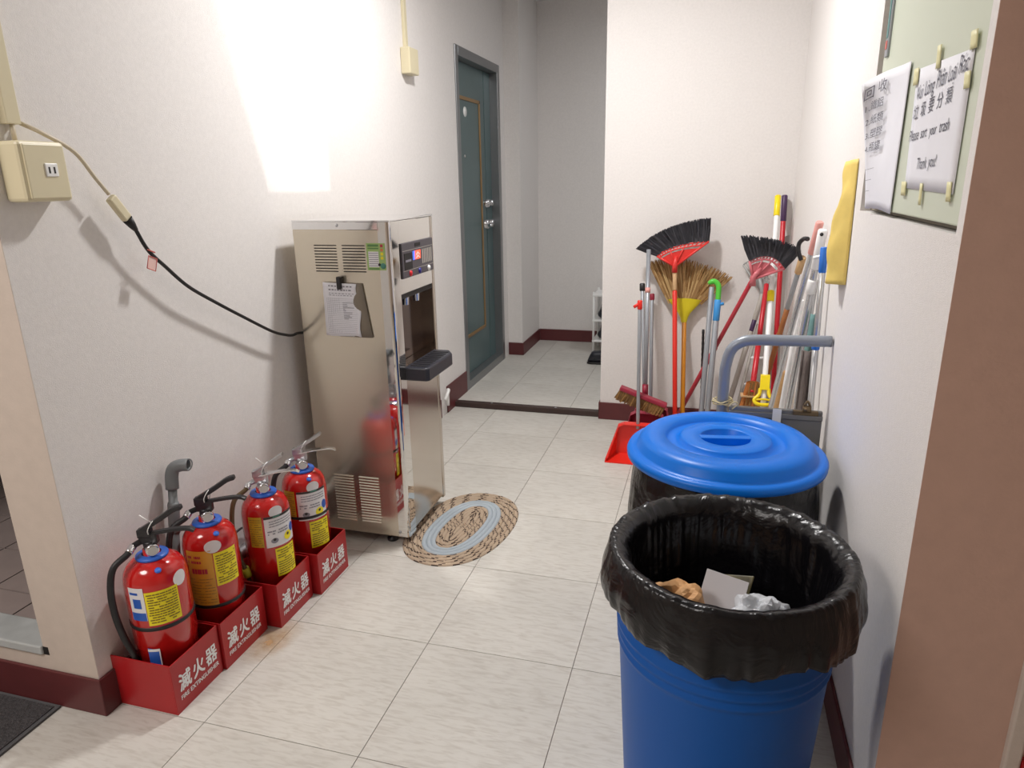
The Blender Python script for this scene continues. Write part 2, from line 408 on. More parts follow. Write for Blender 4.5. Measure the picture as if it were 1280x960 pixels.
# right corridor wall: nearer section stands 12 mm proud, opening for the electric panel
wr = MB()
PY0, PY1, PZ0, PZ1 = 1.290, 2.095, 1.285, 2.15
wr.box(0.390, 0.60, 2.62, YB, 0, ZC)
wr.box(XR, 0.60, 1.261, 2.62, 0, PZ0); wr.box(XR, 0.60, 1.261, 2.62, PZ1, ZC)
wr.box(XR, 0.60, 1.261, PY0, PZ0, PZ1); wr.box(XR, 0.60, PY1, 2.62, PZ0, PZ1); wr.box(0.47, 0.60, PY0, PY1, PZ0, PZ1)
struct(wr.build('wall_right', 'wall'))
# hall around the camera
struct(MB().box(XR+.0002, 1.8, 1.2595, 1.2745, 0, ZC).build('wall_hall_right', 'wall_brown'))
struct(MB().box(1.7, 1.8, -2.6, 1.2745, 0, ZC).build('wall_hall_side', 'wall_plain'))
struct(MB().box(-3.2, 1.8, -2.7, -2.6, 0, ZC).build('wall_rear', 'wall_plain'))
struct(MB().box(-3.3, -3.2, -2.6, 3.2, 0, ZC).build('wall_far_left', 'wall_plain'))
fl = MB(); fl.box(-1.689, XL-.0005, 1.194, 1.30, 0, ZC); fl.box(-3.2, -2.52, 1.194, 1.30, 0, ZC); fl.box(-2.52, -1.689, 1.194, 1.30, 2.1, ZC)
fl.box(-2.52, -1.689, 1.194, 1.29, 0, .160)
struct(fl.build('wall_hall_left', 'wall_plain'))
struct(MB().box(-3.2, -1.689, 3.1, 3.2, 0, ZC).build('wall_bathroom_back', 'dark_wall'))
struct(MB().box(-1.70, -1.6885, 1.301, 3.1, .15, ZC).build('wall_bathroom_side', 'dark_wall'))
bf = struct(MB().box(-3.2, -1.70, 1.29, 3.1, 0, .166).build('floor_bathroom', 'dark'))
for i in range(7):
    for j in range(9):
        x0 = -1.70-.2*(i+1)-.03; y0 = 1.20+.2*j
        tile(x0, min(x0+.2, -1.701), max(y0, 1.292), min(y0+.2, 3.09), .171, bf, 'bath_tile', .003)
struct(MB().box(-2.52, -1.690, 1.186, 1.285, .161, .188).build('sill', 'marble', bevel=.004)).name = 'trim_2'
struct(MB().box(-1.694, -1.672, 1.1935, 1.1975, .160, .185).build('trim_3', 'dark'))
# hall light-coloured wall trim at the right edge with dark door beyond
struct(MB().box(0.585, 0.612, 1.245, 1.262, 0, 2.2).build('trim_4', 'wall_plain', bevel=.004))
struct(MB().box(0.6125, 1.5, 1.240, 1.262, 0, .33).build('trim_5', 'red_box'))
# baseboards
def base(name, *b): struct(MB().box(*b).build(name, 'rubber_base', bevel=.003))
base('baseboard_left', XL, XL+.008, 1.187, 3.70, 0, .115)
base('baseboard_left_rear', XL, XL+.008, 3.80, 4.166, 0.0, .17)
base('baseboard_pillar', XL+.001, -1.398, 5.186, 5.1945, .03, .13)
base('baseboard_pillar_side', -1.3995, -1.391, 5.187, 5.745, .03, .13)
base('baseboard_alcove', -1.391, .88, 5.741, 5.7495, .03, .13)
base('baseboard_back', -.588, .389, 3.891, 3.8995, 0, .105)
base('baseboard_back_side', -.589, -.5805, 3.891, 4.0, 0, .105)
base('baseboard_right', .3815, .3895, 2.62, 3.89, 0, .105)
base('baseboard_right_front', .369, .3775, 1.253, 2.62, 0, .105)
base('baseboard_hall_left', -3.2, XL+.008, 1.185, 1.1935, 0, .115)

# ================================================================== DOOR in the alcove
d = bpy.data.objects.new('door_1', None); COL.objects.link(d); d.location = (XL, 4.615, .03); struct(d)
fr = MB()
for a, b, c0, c1 in ((-.447, -.395, 0, 2.115), (.395, .447, 0, 2.115), (-.395, .395, 2.06, 2.115)):
    fr.box(-.10, .008, a, b, c0, c1)
fr.build('door_frame', 'steel_frame', d, bevel=.003)
MB().box(-.10, .006, -.395, .395, -.002, .055).build('door_sill', 'steel_frame', d)
MB().box(-.105, -.055, -.394, .262, .056, 2.058).build('door_leaf', 'teal', d, bevel=.002)
MB().box(-.105, -.052, .268, .394, .056, 2.058).build('side_leaf', 'teal', d, bevel=.002)
il = MB()
y0, y1, z0, z1, w = -.36, .165, .31, 1.86, .022
il.box(-.056, -.048, y0, y1, z0, z0+w); il.box(-.056, -.048, y0, y1, z1-w, z1); il.box(-.056, -.048, y0, y0+w, z0, z1); il.box(-.056, -.048, y1-w, y1, z0, z1)
il.build('inlay', 'brass', d, bevel=.002)
h = MB(); h.lathe([(0, .03), (.03, .028), (.034, .0)], 20, (-.055, .225, 1.045), axis=(1, 0, 0))
h.tube([(-.03, .225, 1.045), (.005, .225, 1.045), (.01, .16, 1.045), (.01, .11, 1.043)], .011)
h.build('door_handle', 'chrome', d)
MB().lathe([(0, .035), (.024, .033), (.03, .02), (.032, 0)], 20, (-.055, .235, 1.19), axis=(1, 0, 0)).build('deadbolt', 'chrome', d)
h = MB(); h.lathe([(0, .03), (.024, .028), (.028, 0)], 20, (-.052, .33, 1.045), axis=(1, 0, 0)); h.lathe([(0, .03), (.02, .028), (.024, 0)], 20, (-.052, .33, 1.19), axis=(1, 0, 0))
h.build('lock_plates', 'chrome', d)
MB().lathe([(0, .003), (.03, .003), (.031, 0)], 24, (-.055, -.13, 1.77), axis=(1, 0, 0)).build('sticker', 'white_plastic', d)
MB().lathe([(0, .004), (.009, .004), (.01, 0)], 14, (-.055, -.16, 1.50), axis=(1, 0, 0)).build('peephole', 'chrome', d)

# ================================================================== ceiling lamp above the corridor (out of frame)
lt = thing('ceiling_lamp', 'round white ceiling lamp over the middle of the corridor', 'lamp', (-.62, 2.62, ZC))
MB().lathe([(0, -.075), (.16, -.075), (.18, -.06), (.18, 0)], 32).build('lamp_body', 'white_plastic', lt)

# ================================================================== FIRE EXTINGUISHERS
boxes = [  # near-left corner x, y, width along y, depth along x
    (-1.519, 1.239, .188, .200), (-1.509, 1.431, .203, .199), (-1.474, 1.647, .190, .207), (-1.448, 1.847, .194, .208)]
box_lab = ['red sheet metal extinguisher box nearest the doorway, first of the row along the wall',
           'second red extinguisher box from the doorway, its front flush with the first',
           'third red extinguisher box from the doorway, standing forward of the second',
           'red extinguisher box at the end of the row, nearest the water dispenser']
for (x0, y0, wy, dx), lab in zip(boxes, box_lab):
    b = thing('extinguisher_box', lab, 'box', (x0, y0, 0), 'red extinguisher boxes along the wall')
    hh, t = .156, .004
    MB().box(dx-t, dx, 0, wy, 0, hh).build('front_panel', 'red_box', b, bevel=.001)
    MB().box(0, t, 0, wy, 0, hh).build('back_panel', 'red_box', b, bevel=.001)
    MB().box(t, dx-t, 0, t, 0, hh).build('side_panel', 'red_box', b, bevel=.001)
    MB().box(t, dx-t, wy-t, wy, 0, hh).build('side_panel', 'red_box', b, bevel=.001)
    MB().box(t, dx-t, t, wy-t, .002, .006).build('bottom_panel', 'red_box', b)
    for k, ch in enumerate('滅火器'):
        text_part('lettering', ch, .058, (dx+.0012, .020+k*.053, .062), (0, 1, 0), (0, 0, 1), 'white_print', b, heavy=.0022, width=.044)
    text_part('lettering', 'FIRE EXTINGUISHER', .019, (dx+.0012, .020, .034), (0, 1, 0), (0, 0, 1), 'white_print', b, heavy=.0008, width=.152)

def cyl_patch(mb, r, a0, a1, z0, z1, mi=0, n=10, skew=0):
    """thin curved label: a in degrees"""
    def fn(i, j):
        a = R(a0+(a1-a0)*i); return (r*cos(a), r*sin(a), z0+(z1-z0)*j+skew*(i-.5))
    vs_in = [fn(i/(n-1), j) for i in range(n) for j in (0, 1)]
    fs = [(2*i, 2*i+2, 2*i+3, 2*i+1) for i in range(n-1)]
    mb.add(vs_in, fs, mi, True)
def cyl_disc(mb, r, a, z, ra, rz, mi=0, n=22):
    vs = [(r*cos(R(a)), r*sin(R(a)), z)]
    for k in range(n):
        q = 2*pi*k/n; aa = R(a)+ra/r*cos(q); vs.append((r*cos(aa), r*sin(aa), z+rz*sin(q)))
    mb.add(vs, [(0, 1+k, 1+(k+1) % n) for k in range(n)], mi, True)
def print_rows(r, a0, a1, z0, z1, rows, seed, m, parent, fill=.45, per=7):
    rnd = random.Random(seed); mb = MB(); dz = (z1-z0)/rows
    for k in range(rows):
        z = z1-(k+.5)*dz; a = a0+rnd.random()*2
        while a < a1-1:
            w = min((a1-a0)/per*(.4+rnd.random()), a1-a)
            if rnd.random() < .85: cyl_patch(mb, r, a, a+w, z-dz*fill/2, z+dz*fill/2, 0, 4)
            a += w+.9
    return mb.build('print_lines', m, parent, kind='stuff')

exts = [dict(c=(-1.408, 1.335), r=.081, kind='black', h=(-.38, -.925), lab='red fire extinguisher with black levers and yellow label in the box nearest the doorway'),
        dict(c=(-1.392, 1.535), r=.077, kind='black', h=(-.62, -.785), lab='red fire extinguisher with black levers and an orange label beside its yellow one'),
        dict(c=(-1.347, 1.748), r=.076, kind='chrome', h=(-.50, -.866), lab='red fire extinguisher with chrome levers and brown hose with lime tape, third in the row'),
        dict(c=(-1.328, 1.945), r=.076, kind='chrome', h=(-.55, -.835), lab='red fire extinguisher with chrome levers standing closest to the water dispenser')]
def seg_strip(path, w, th, lat):
    """flat bar along path: w wide along lat, th thick"""
    mb = MB(); lat = Vector(lat).normalized(); P = [Vector(p) for p in path]; vs = []
    ws = w if isinstance(w, list) else [w]*len(P)
    for i, p in enumerate(P):
        t = (P[min(i+1, len(P)-1)]-P[max(i-1, 0)]).normalized(); nn = t.cross(lat).normalized()
        for a, b in ((-1, -1), (1, -1), (1, 1), (-1, 1)): vs.append(p+lat*(a*ws[i]/2)+nn*(b*th/2))
    n = len(P); fs = [(4*i+k, 4*i+(k+1) % 4, 4*i+4+(k+1) % 4, 4*i+4+k) for i in range(n-1) for k in range(4)]
    fs += [(3, 2, 1, 0), (4*n-4, 4*n-3, 4*n-2, 4*n-1)]
    mb.add(vs, fs); return mb
for idx, E in enumerate(exts):
    (cx, cy_), r = E['c'], E['r']; black = E['kind'] == 'black'
    e = thing('fire_extinguisher', E['lab'], 'fire extinguisher', (cx, cy_, .007), 'fire extinguishers along the wall')
    camA = math.degrees(math.atan2(-cy_, -cx))
    rb = r-.0015
    prof = [(0, 0), (rb-.008, 0), (rb-.002, .004), (rb-.002, .168), (r, .172), (r, .345), (r*.985, .365), (r*.93, .385), (r*.80, .402), (r*.60, .414), (r*.36, .420), (.021, .423), (.021, .440), (0, .441)]
    MB().lathe(prof, 48).build('cylinder_body', 'red_paint', e)
    zb = (.234, .172, None, .262)[idx]
    if zb: MB().lathe([(r-.002, zb), (r+.0016, zb+.001), (r+.0016, zb+.011), (r-.002, zb+.012)], 48).build('base_band', 'black_rubber', e)
    MB().lathe([(.024, .4195), (.040, .4165), (.042, .421), (.040, .425), (.024, .4275)], 32).build('collar', 'blue_ring', e)
    dv = Vector((cos(R(20)), sin(R(20)), 0)); lat = Vector((-dv.y, dv.x, 0)); Z = Vector((0, 0, 1))
    hm = 'black_plastic' if black else 'chrome'
    # valve head
    vh = MB(); vh.lathe([(.017, .438), (.017, .46), (.013, .463), (0, .463)], 20)
    vh.obox(Z*.470, dv*.024, lat*.010, Z*.015)
    vh.obox(Z*.486-dv*.008, dv*.018, lat*.011, Z*.012)
    vh.build('valve_head', 'black_plastic' if black else 'dull_metal', e, bevel=.003)
    # gauge faces the room
    ga = R(camA+6); gd = Vector((cos(ga), sin(ga), -.05)).normalized()
    gz = .447
    gg = MB().lathe([(0, .010), (.0145, .010), (.017, .008), (.0175, 0), (.010, -.012)], 24, Vector((0, 0, gz))+gd*.024, axis=gd)
    go = gg.build('pressure_gauge', 'chrome', e)
    gf = MB().lathe([(0, .0108), (.0135, .0107)], 20, Vector((0, 0, gz))+gd*.024, axis=gd); gf.build('gauge_face', 'glass', go)
    # lower (carry) and upper (squeeze) levers
    lo = [dv*-.005+Z*.481, dv*.03+Z*.487, dv*.07+Z*.492, dv*.105+Z*.493, dv*.122+Z*.486]
    hi = [dv*-.022+Z*.490, dv*.0+Z*.503, dv*.04+Z*.527, dv*.075+Z*.550, dv*.098+Z*.557]
    if black:
        seg_strip(bez(lo, 12), .017, .009, lat).build('carry_lever', hm, e, bevel=.002)
        seg_strip(bez(hi, 12), .020, .014, lat).build('squeeze_lever', hm, e, bevel=.004)
    else:
        n = len(bez(lo, 12)); seg_strip(bez(lo, 12), [.026-.012*k/(n-1) for k in range(n)], .004, lat).build('carry_lever', hm, e, bevel=.001)
        seg_strip(bez(hi[:4], 12), .022, .009, lat).build('squeeze_lever', 'dull_metal', e, bevel=.001)
    # safety tie
    tie = [dv*.012+Z*.487+lat*.012, dv*.022+Z*.518+lat*.013, dv*.02+Z*.521-lat*.013, dv*.008+Z*.50-lat*.016, dv*.006+Z*.486-lat*.012]
    tm = MB().tube(bez(tie, 16), .0013, 6)
    if idx in (0, 2): tm.tube([dv*.02+Z*.521-lat*.013, dv*-.004+Z*.548-lat*.02], .0012, 6)
    tm.build('safety_tie', 'white_plastic', e)
    # hose
    h = Vector((E['h'][0], E['h'][1], 0))
    rg = r
    pts = [dv*-.020+Z*.462, dv*-.035*.4+h*.030+Z*.458, h*(rg-.02)+Z*.447, h*(rg+.018)+Z*.425, h*(rg+.034)+Z*.37, h*(rg+.036)+Z*.30, h*(rg+.026)+Z*.22, h*(rg+.009)+Z*.15, h*(rg+.0065)+Z*.10, h*(rg+.0065)+Z*.03]
    P = bez(pts, 54)
    k0 = 12
    hose = MB().tube(P[k0-2:], .0088 if idx != 2 else .0075, 12).build('hose', 'black_rubber' if idx != 2 else 'brown_hose', e)
    MB().tube(P[k0-6:k0], .0105, 14).build('hose_crimp', 'chrome', e)
    MB().tube(P[:k0-4], .008, 10).build('hose_connector', 'black_rubber' if black else 'dull_metal', e)
    if idx == 2:
        MB().tube(P[-16:-12], .0125, 14).build('hose_tape', 'green_tape', e)
    A = lambda t: camA+t
    q = r+.0008
    if idx == 0:
        mb = MB(); cyl_patch(mb, q, A(-26), A(33), .252, .352, 0, 16, .0); lb = mb.build('yellow_label', 'yellow_label', e)
        print_rows(q+.0005, A(-23), A(30), .257, .347, 12, 1, 'ochre_print', lb)
        mb = MB(); cyl_patch(mb, q, A(-58), A(-27), .268, .366, 0, 12); lb = mb.build('white_label', 'white_label', e)
        mb = MB(); cyl_patch(mb, q+.0005, A(-57), A(-28), .268, .292, 0, 8); cyl_patch(mb, q+.0005, A(-50), A(-34), .305, .333, 0, 6); cyl_patch(mb, q+.0005, A(-55), A(-38), .345, .352, 0, 6); mb.build('blue_print', 'blue_print', lb)
        mb = MB(); cyl_disc(mb, r+.0005, A(42), .364, .021, .022); mb.build('round_sticker', 'white_label', e)
        mb = MB(); cyl_patch(mb, q, A(-38), A(-16), .128, .180, 0, 8, -.006); lb = mb.build('base_sticker', 'blue_print', e)
        mb = MB(); cyl_patch(mb, q+.0005, A(-18), A(-16), .128, .180, 0, 3, 0); cyl_patch(mb, q+.0005, A(-38), A(-16), .172, .180, 0, 6); mb.build('white_border', 'white_label', lb)
    if idx == 1:
        mb = MB(); cyl_patch(mb, q, A(-60), A(-1), .172, .362, 0, 16); lb = mb.build('orange_label', 'orange_label', e)
        print_rows(q+.0005, A(-57), A(-4), .178, .275, 10, 4, 'dark_print', lb, .12, 5)
        print_rows(q+.0005, A(-57), A(-25), .318, .350, 2, 9, 'red_print', lb, .5, 7)
        print_rows(q+.0005, A(-50), A(-3), .285, .308, 1, 10, 'red_print', lb, .7, 6)
        mb = MB(); cyl_patch(mb, q, A(1), A(54), .243, .350, 0, 14); lb = mb.build('yellow_label', 'yellow_label', e)
        print_rows(q+.0005, A(4), A(51), .249, .343, 12, 5, 'ochre_print', lb)
        mb = MB(); cyl_disc(mb, r+.001, A(3), .372-.0, .024, .020); lb = mb.build('round_sticker', 'white_label', e)
    if idx >= 2:
        off = 0 if idx == 2 else -14
        mb = MB(); cyl_patch(mb, q, A(-46+off), A(-13+off), .262, .368, 0, 12); lb = mb.build('ochre_label', 'ochre_label', e)
        print_rows(q+.0005, A(-44+off), A(-15+off), .267, .362, 12, 6, 'dark_print', lb, .2)
        mb = MB(); cyl_patch(mb, q, A(-8+off), A(72+off), .258, .366, 0, 22); lb = mb.build('white_label', 'white_label', e)
        mb = MB(); cyl_patch(mb, q+.0005, A(-8+off), A(72+off), .358, .366, 0, 22); mb.build('title_bar', 'dark_print', lb)
        print_rows(q+.0005, A(2+off), A(66+off), .326, .352, 3, 7, 'grey_print', lb, .35)
        print_rows(q+.0005, A(-3+off), A(50+off), .300, .318, 2, 8, 'grey_print', lb, .5)
        mb = MB(); cyl_disc(mb, q+.0006, A(48+off), .282, .016, .015); mb.build('yellow_mark', 'yellow_label', lb)
        mb = MB(); cyl_disc(mb, q+.0006, A(64+off), .302, .011, .016); mb.build('blue_mark', 'blue_print', lb)
        mb = MB(); cyl_disc(mb, q+.0006, A(12+off), .280, .012, .009); mb.build('grey_mark', 'grey_print', lb)
        for a_, z_ in ((48, .287), (12, .284)):
            mb = MB(); cyl_disc(mb, q+.0009, A(a_+off), z_, .005, .005); mb.build('dark_mark', 'dark_print', lb)
        mb = MB(); cyl_patch(mb, q, A(10+off/2), A(66+off/2), .150, .250, 0, 14); lb = mb.build('yellow_label', 'yellow_label', e)
        print_rows(q+.0005, A(13+off/2), A(63+off/2), .155, .245, 11, 3, 'ochre_print', lb)
        mb = MB(); cyl_disc(mb, r+.001, A(22), .390-.012, .023, .020); lb = mb.build('round_sticker', 'white_label', e)
        mb = MB(); cyl_patch(mb, r+.0014, A(13), A(31), .360, .365, 0, 6); mb.build('green_print', 'teal_print', lb)
    # little blue oval near the neck lies on the shoulder
    if idx in (0, 1, 3):
        a = R(camA+(6 if idx == 0 else 18)); n1 = Vector((cos(a)*.55, sin(a)*.55, .83)).normalized()
        pc = Vector((cos(a)*r*.80, sin(a)*r*.80, .4025))
        o_ = MB().lathe([(0, .0012), (.008, .0012), (.0085, -.001)], 16, pc, axis=n1).build('blue_seal', 'blue_ring', e)

# grey PVC stand pipe with elbow behind the extinguishers
sp_ = thing('drain_pipe', 'grey PVC stand pipe with an elbow on top behind the extinguishers', 'pipe', (-1.489, 1.454, .011))
v0 = Vector((0, 0, 0)); v1 = Vector((.006, .070, .545))
q = lambda t: v0.lerp(v1, t)
MB().tube([q(.0), q(1)], .0125, 18).build('pipe_tube', 'grey_pvc', sp_)
MB().tube([q(.70), q(.715), q(.86), q(.875)], [.0145, .0165, .0165, .0145], 18).build('coupling', 'grey_pvc', sp_)
el = bez([q(.95), q(1.02), q(1.06)+Vector((.006, .003, 0)), q(1.075)+Vector((.022, .010, 0)), q(1.08)+Vector((.045, .018, -.002))], 20)
MB().tube(el, .0165, 20, caps=False).tube([el[-1], el[-1]+Vector((-.001, 0, 0))], .0165, 20, caps=False).build('elbow', 'grey_pvc', sp_, thick=.004)
# grey conduit along the wall foot
cu_ = MB().tube([(-1.490, 1.655, .176), (-1.490, 2.30, .150)], .022, 16).build('floor_conduit', 'dull_metal'); tag(cu_, 'grey pipe lying along the wall foot behind the third and fourth extinguishers', 'pipe')
cb = MB().tube(bez([(-1.50, 1.60, .20), (-1.495, 1.72, .225), (-1.497, 1.80, .25), (-1.49, 1.95, .20), (-1.485, 2.2, .16)], 20), .004, 8).build('thin_cable', 'black_rubber')
tag(cb, 'thin dark cable along the wall above the grey pipe', 'cable')

# ================================================================== WATER DISPENSER
dx0, dx1, dy0, dy1, dz0, dz1 = -1.455, -1.075, 2.237, 2.632, .035, 1.252
wd = thing('water_dispenser', 'tall stainless steel water dispenser with vents, control panel and black drip tray', 'water dispenser', (0, 0, 0))
rx0, rz0, rz1, ry0, ry1 = -1.24, .715, .985, 2.300, 2.606
MB().box(dx0, rx0, dy0+.004, dy1, dz0, dz1-.02).build('rear_cabinet', 'steel_side', wd)
MB().box(dx0, dx1-.045, dy0, dy0+.004, dz0, 1.222).build('side_panel', 'steel_side', wd)
MB().box(dx0, dx1-.044, dy0-.0015, dy0+.004, 1.2235, dz1-.004).build('top_flange', 'steel_top', wd)
# rounded polished corner pillar, near side
cpil = MB(); poly = [(0, 0)]
for k in range(9):
    a = -pi/2+pi/2*k/8; poly.append((.030+.015*cos(a), .015+.015*sin(a)))
poly += [(.045, .065), (0, .065)]
cpil.prism(poly, (dx1-.045, dy0, dz0), (1, 0, 0), (0, 1, 0), dz1-.003-dz0)
o = cpil.build('corner_pillar', 'steel_mirror', wd)
MB().box(rx0, dx1, ry1, dy1, dz0, dz1-.003).build('far_pillar', 'steel_front', wd, bevel=.004)
MB().box(rx0, dx1-.002, dy0+.066, ry1, dz0+.012, rz0-.002).build('lower_panel', 'steel_front', wd, bevel=.003)
MB().box(rx0, dx1-.001, dy0+.066, ry1, rz1, dz1-.003).build('upper_panel', 'steel_mirror', wd, bevel=.003)
MB().box(dx0-.002, dx1+.001, dy0-.001, dy1+.002, dz1-.003, dz1+.004).build('top_panel', 'steel_top', wd, bevel=.002)
MB().box(rx0, -1.130, ry0+.075, ry1, rz0, rz1).build('recess_back', 'recess', wd)
MB().box(rx0+.004, dx1-.01, ry0-.0005, ry0+.004, rz0, rz1).build('recess_side', 'recess', wd)
MB().box(rx0+.004, dx1-.004, ry0+.004, ry1, rz1-.018, rz1-.001).build('recess_top', 'dark', wd)
tp = MB()
for yy in (2.40, 2.50): tp.lathe([(.012, -.03), (.014, 0), (.014, .02)], 14, (-1.105, yy, rz1-.022))
tp.build('spouts', 'chrome', wd)
MB().tube([(-1.118, 2.352, rz0), (-1.118, 2.352, rz1-.02)], .013, 16).build('level_tube', 'chrome', wd)
# control panel
cpn = MB().box(dx1-.002, dx1+.005, 2.318, 2.612, 1.040, 1.168).build('control_panel', 'panel_dark', wd, bevel=.003)
MB().box(dx1+.005, dx1+.0062, 2.335, 2.405, 1.070, 1.130).build('display_window', 'dark', cpn)
MB().box(dx1+.005, dx1+.0064, 2.345, 2.395, 1.098, 1.106).build('display_digits', 'grey_print', cpn)
MB().box(dx1+.005, dx1+.0066, 2.432, 2.482, 1.100, 1.132).build('red_display', 'led', cpn)
MB().box(dx1+.005, dx1+.0066, 2.413, 2.429, 1.100, 1.132).build('blue_light', 'led_blue', cpn)
ch_ = MB()
for k in range(2): ch_.obox((dx1+.0069, 2.450, 1.109+.012*k), (.0002, 0, 0), (0, .008, .005), (0, -.0015, .002)); ch_.obox((dx1+.0069, 2.464, 1.109+.012*k), (.0002, 0, 0), (0, -.008, .005), (0, .0015, .002))
ch_.build('chevrons', 'white_print', cpn)
for k in range(6): MB().box(dx1+.005, dx1+.0058, 2.500+.017*k, 2.509+.017*k, 1.078, 1.132).build('key_strip', 'pole_stone', cpn)
MB().box(dx1+.005, dx1+.0056, 2.322, 2.608, 1.1385, 1.1400).build('panel_line', 'pole_stone', cpn)
MB().box(dx1+.005, dx1+.0056, 2.322, 2.608, 1.0665, 1.0680).build('panel_line', 'pole_stone', cpn)
MB().box(dx1+.005, dx1+.0062, 2.435, 2.485, 1.147, 1.160).build('badge', 'dark', cpn)
for yy, m_ in ((2.385, 'red_btn'), (2.470, 'blue_btn'), (2.560, 'white_plastic')):
    MB().lathe([(0, .005), (.010, .004), (.011, 0)], 16, (dx1+.005, yy, 1.054), axis=(1, 0, 0)).build('push_button', m_, cpn)
# drip tray
dt = MB()
poly = [(0, 0), (.088, .0), (.098, .012), (.098, .250), (.070, .296), (0, .296)]
dt.prism(poly, (dx1-.004, 2.292, .664), (1, 0, 0), (0, 1, 0), .052)
dtray = dt.build('drip_tray', 'tray', wd, bevel=.006)
gr = MB()
for k in range(9): gr.box(dx1+.012, dx1+.078, 2.315+.028*k, 2.325+.028*k, .7162, .7178)
gr.build('drip_grille', 'dark', dtray, kind='stuff')
# vents
for g0 in (-1.374, -1.263):
    for k in range(10):
        MB().box(g0, g0+.089, dy0-.0012, dy0+.001, 1.0745+.0102*k, 1.0782+.0102*k).build('vent_slot', 'dark', wd)
for g0 in (-1.384, -1.275):
    for k in range(17):
        z = .083+.0118*k
        vs = [(g0, dy0-.0002, z), (g0+.084, dy0-.0002, z), (g0, dy0-.0048, z+.003), (g0+.084, dy0-.0048, z+.003), (g0, dy0-.0002, z+.0075), (g0+.084, dy0-.0002, z+.0075)]
        MB().add(vs, [(0, 1, 3, 2), (2, 3, 5, 4), (0, 2, 4), (1, 5, 3)]).build('louver', 'steel_side', wd)
for x, z in ((-1.275, 1.238), (-1.115, .055), (-1.435, .055)):
    MB().lathe([(0, .004), (.005, .003), (.0065, 0)], 12, (x, dy0-.0005, z), axis=(0, -1, 0)).build('screw', 'dull_metal', wd)
for x in (-1.42, -1.165):
    for y in (2.27, 2.60):
        MB().lathe([(.0, 0), (.022, 0), (.022, .010), (.008, .014), (.008, .036), (0, .036)], 16, (x, y, 0)).build('foot', 'black_plastic', wd)
# energy label on the side panel
el_ = MB().box(-1.167, -1.096, dy0-.0018, dy0-.0006, 1.083, 1.177).build('energy_label', 'green_label', wd)
q0 = dy0-.0026
for z_, z2_ in ((1.165, 1.173), (1.157, 1.161), (1.086, 1.090)): MB().box(-1.161, -1.120, q0, q0+.0009, z_, z2_).build('green_print', 'green_label2', el_)
mb = MB(); mb.box(-1.160, -1.121, q0, q0+.0009, 1.094, 1.148); g_ = mb.build('white_table', 'white_label', el_)
mb = MB()
for k in range(7): mb.box(-1.159, -1.122, q0-.0004, q0, 1.0975+.0073*k, 1.100+.0073*k)
mb.build('print_lines', 'grey_print', el_, kind='stuff')
for k, m_ in enumerate(('red_print', 'orange_print', 'yellow_wrap', 'yellow_wrap')):
    MB().box(-1.113, -1.103, q0, q0+.0009, 1.163-.014*k, 1.173-.014*k).build('grade_mark', m_, el_)
MB().lathe([(0, .001), (.010, .001), (.0105, 0)], 18, (-1.106, dy0-.0018, 1.098), axis=(0, -1, 0)).build('round_mark', 'teal_print', el_)
MB().lathe([(0, .001), (.005, .001), (.0052, 0)], 14, (-1.120, dy0-.0018, 1.103), axis=(0, -1, 0)).build('grade_digit', 'dark', el_)

# service sheet, clip and card hanging on its side
cd_ = MB().grid(lambda u, v: (-1.298+.105*u+.028*(1-v)*u, dy0-.0035-.002*u, .838+.197*v), 4, 6).build('backing_card', 'card', thick=.0012)
tag(cd_, 'grey brown card hanging behind the white service sheet on the dispenser', 'card')
def sheet(u, v):
    w = .112-.004*math.sin(v*9)*(u > .9)
    yv = dy0-.0075-.006*math.sin(u*3.1)-.007*(1-v)*math.sin(u*5+1)-.004*math.sin(v*7)*u
    return (-1.349+w*1.24*u+.004*math.sin(v*6)*u, yv, .843+.195*v-.004*u)
ss = thing('service_sheet', 'white printed service sheet with a ruled table clipped to the dispenser side', 'paper', (0, 0, 0))
MB().grid(sheet, 12, 14).build('paper_sheet', 'paper', ss, thick=.0004)
mb = MB()
def on_sheet(mb, u0, u1, v0, v1, mi=0):
    n = 6
    vs = []
    for i in range(n):
        u = u0+(u1-u0)*i/(n-1)
        for v in (v0, v1):
            p = sheet(u, v); vs.append((p[0], p[1]-.0009, p[2]))
    mb.add(vs, [(2*i, 2*i+2, 2*i+3, 2*i+1) for i in range(n-1)], mi)
rnd = random.Random(3)
for k in range(19): on_sheet(mb, .10, .93, .06+.036*k, .0635+.036*k)
for k in range(7): on_sheet(mb, .10+.06*k, .104+.06*k, .06, .72)
for k in range(11): on_sheet(mb, .55, .6+.3*rnd.random(), .33+.030*k, .341+.030*k)
for v in (.93, .86, .80, .765):
    u = .18
    while u < .85:
        w = .03+.05*rnd.random(); on_sheet(mb, u, u+w, v, v+(.025 if v > .84 else .012)); u += w+.03
mb.build('table_print', 'grey_print', ss, kind='stuff')
bc = MB().box(-1.284, -1.268, dy0-.026, dy0-.001, 1.015, 1.060).build('binder_clip', 'black_plastic', bevel=.003)
tag(bc, 'small black clip holding the service sheet on the dispenser side', 'clip')

# white hose coupling behind the dispenser
wh = MB().tube(bez([(-1.485, 3.70, .115), (-1.475, 3.72, .150), (-1.478, 3.745, .165), (-1.492, 3.765, .150), (-1.495, 3.768, .06)], 18), .010, 10).build('water_hose', 'white_plastic')
tag(wh, 'white hose coupling at the wall foot beside the dispenser', 'hose')

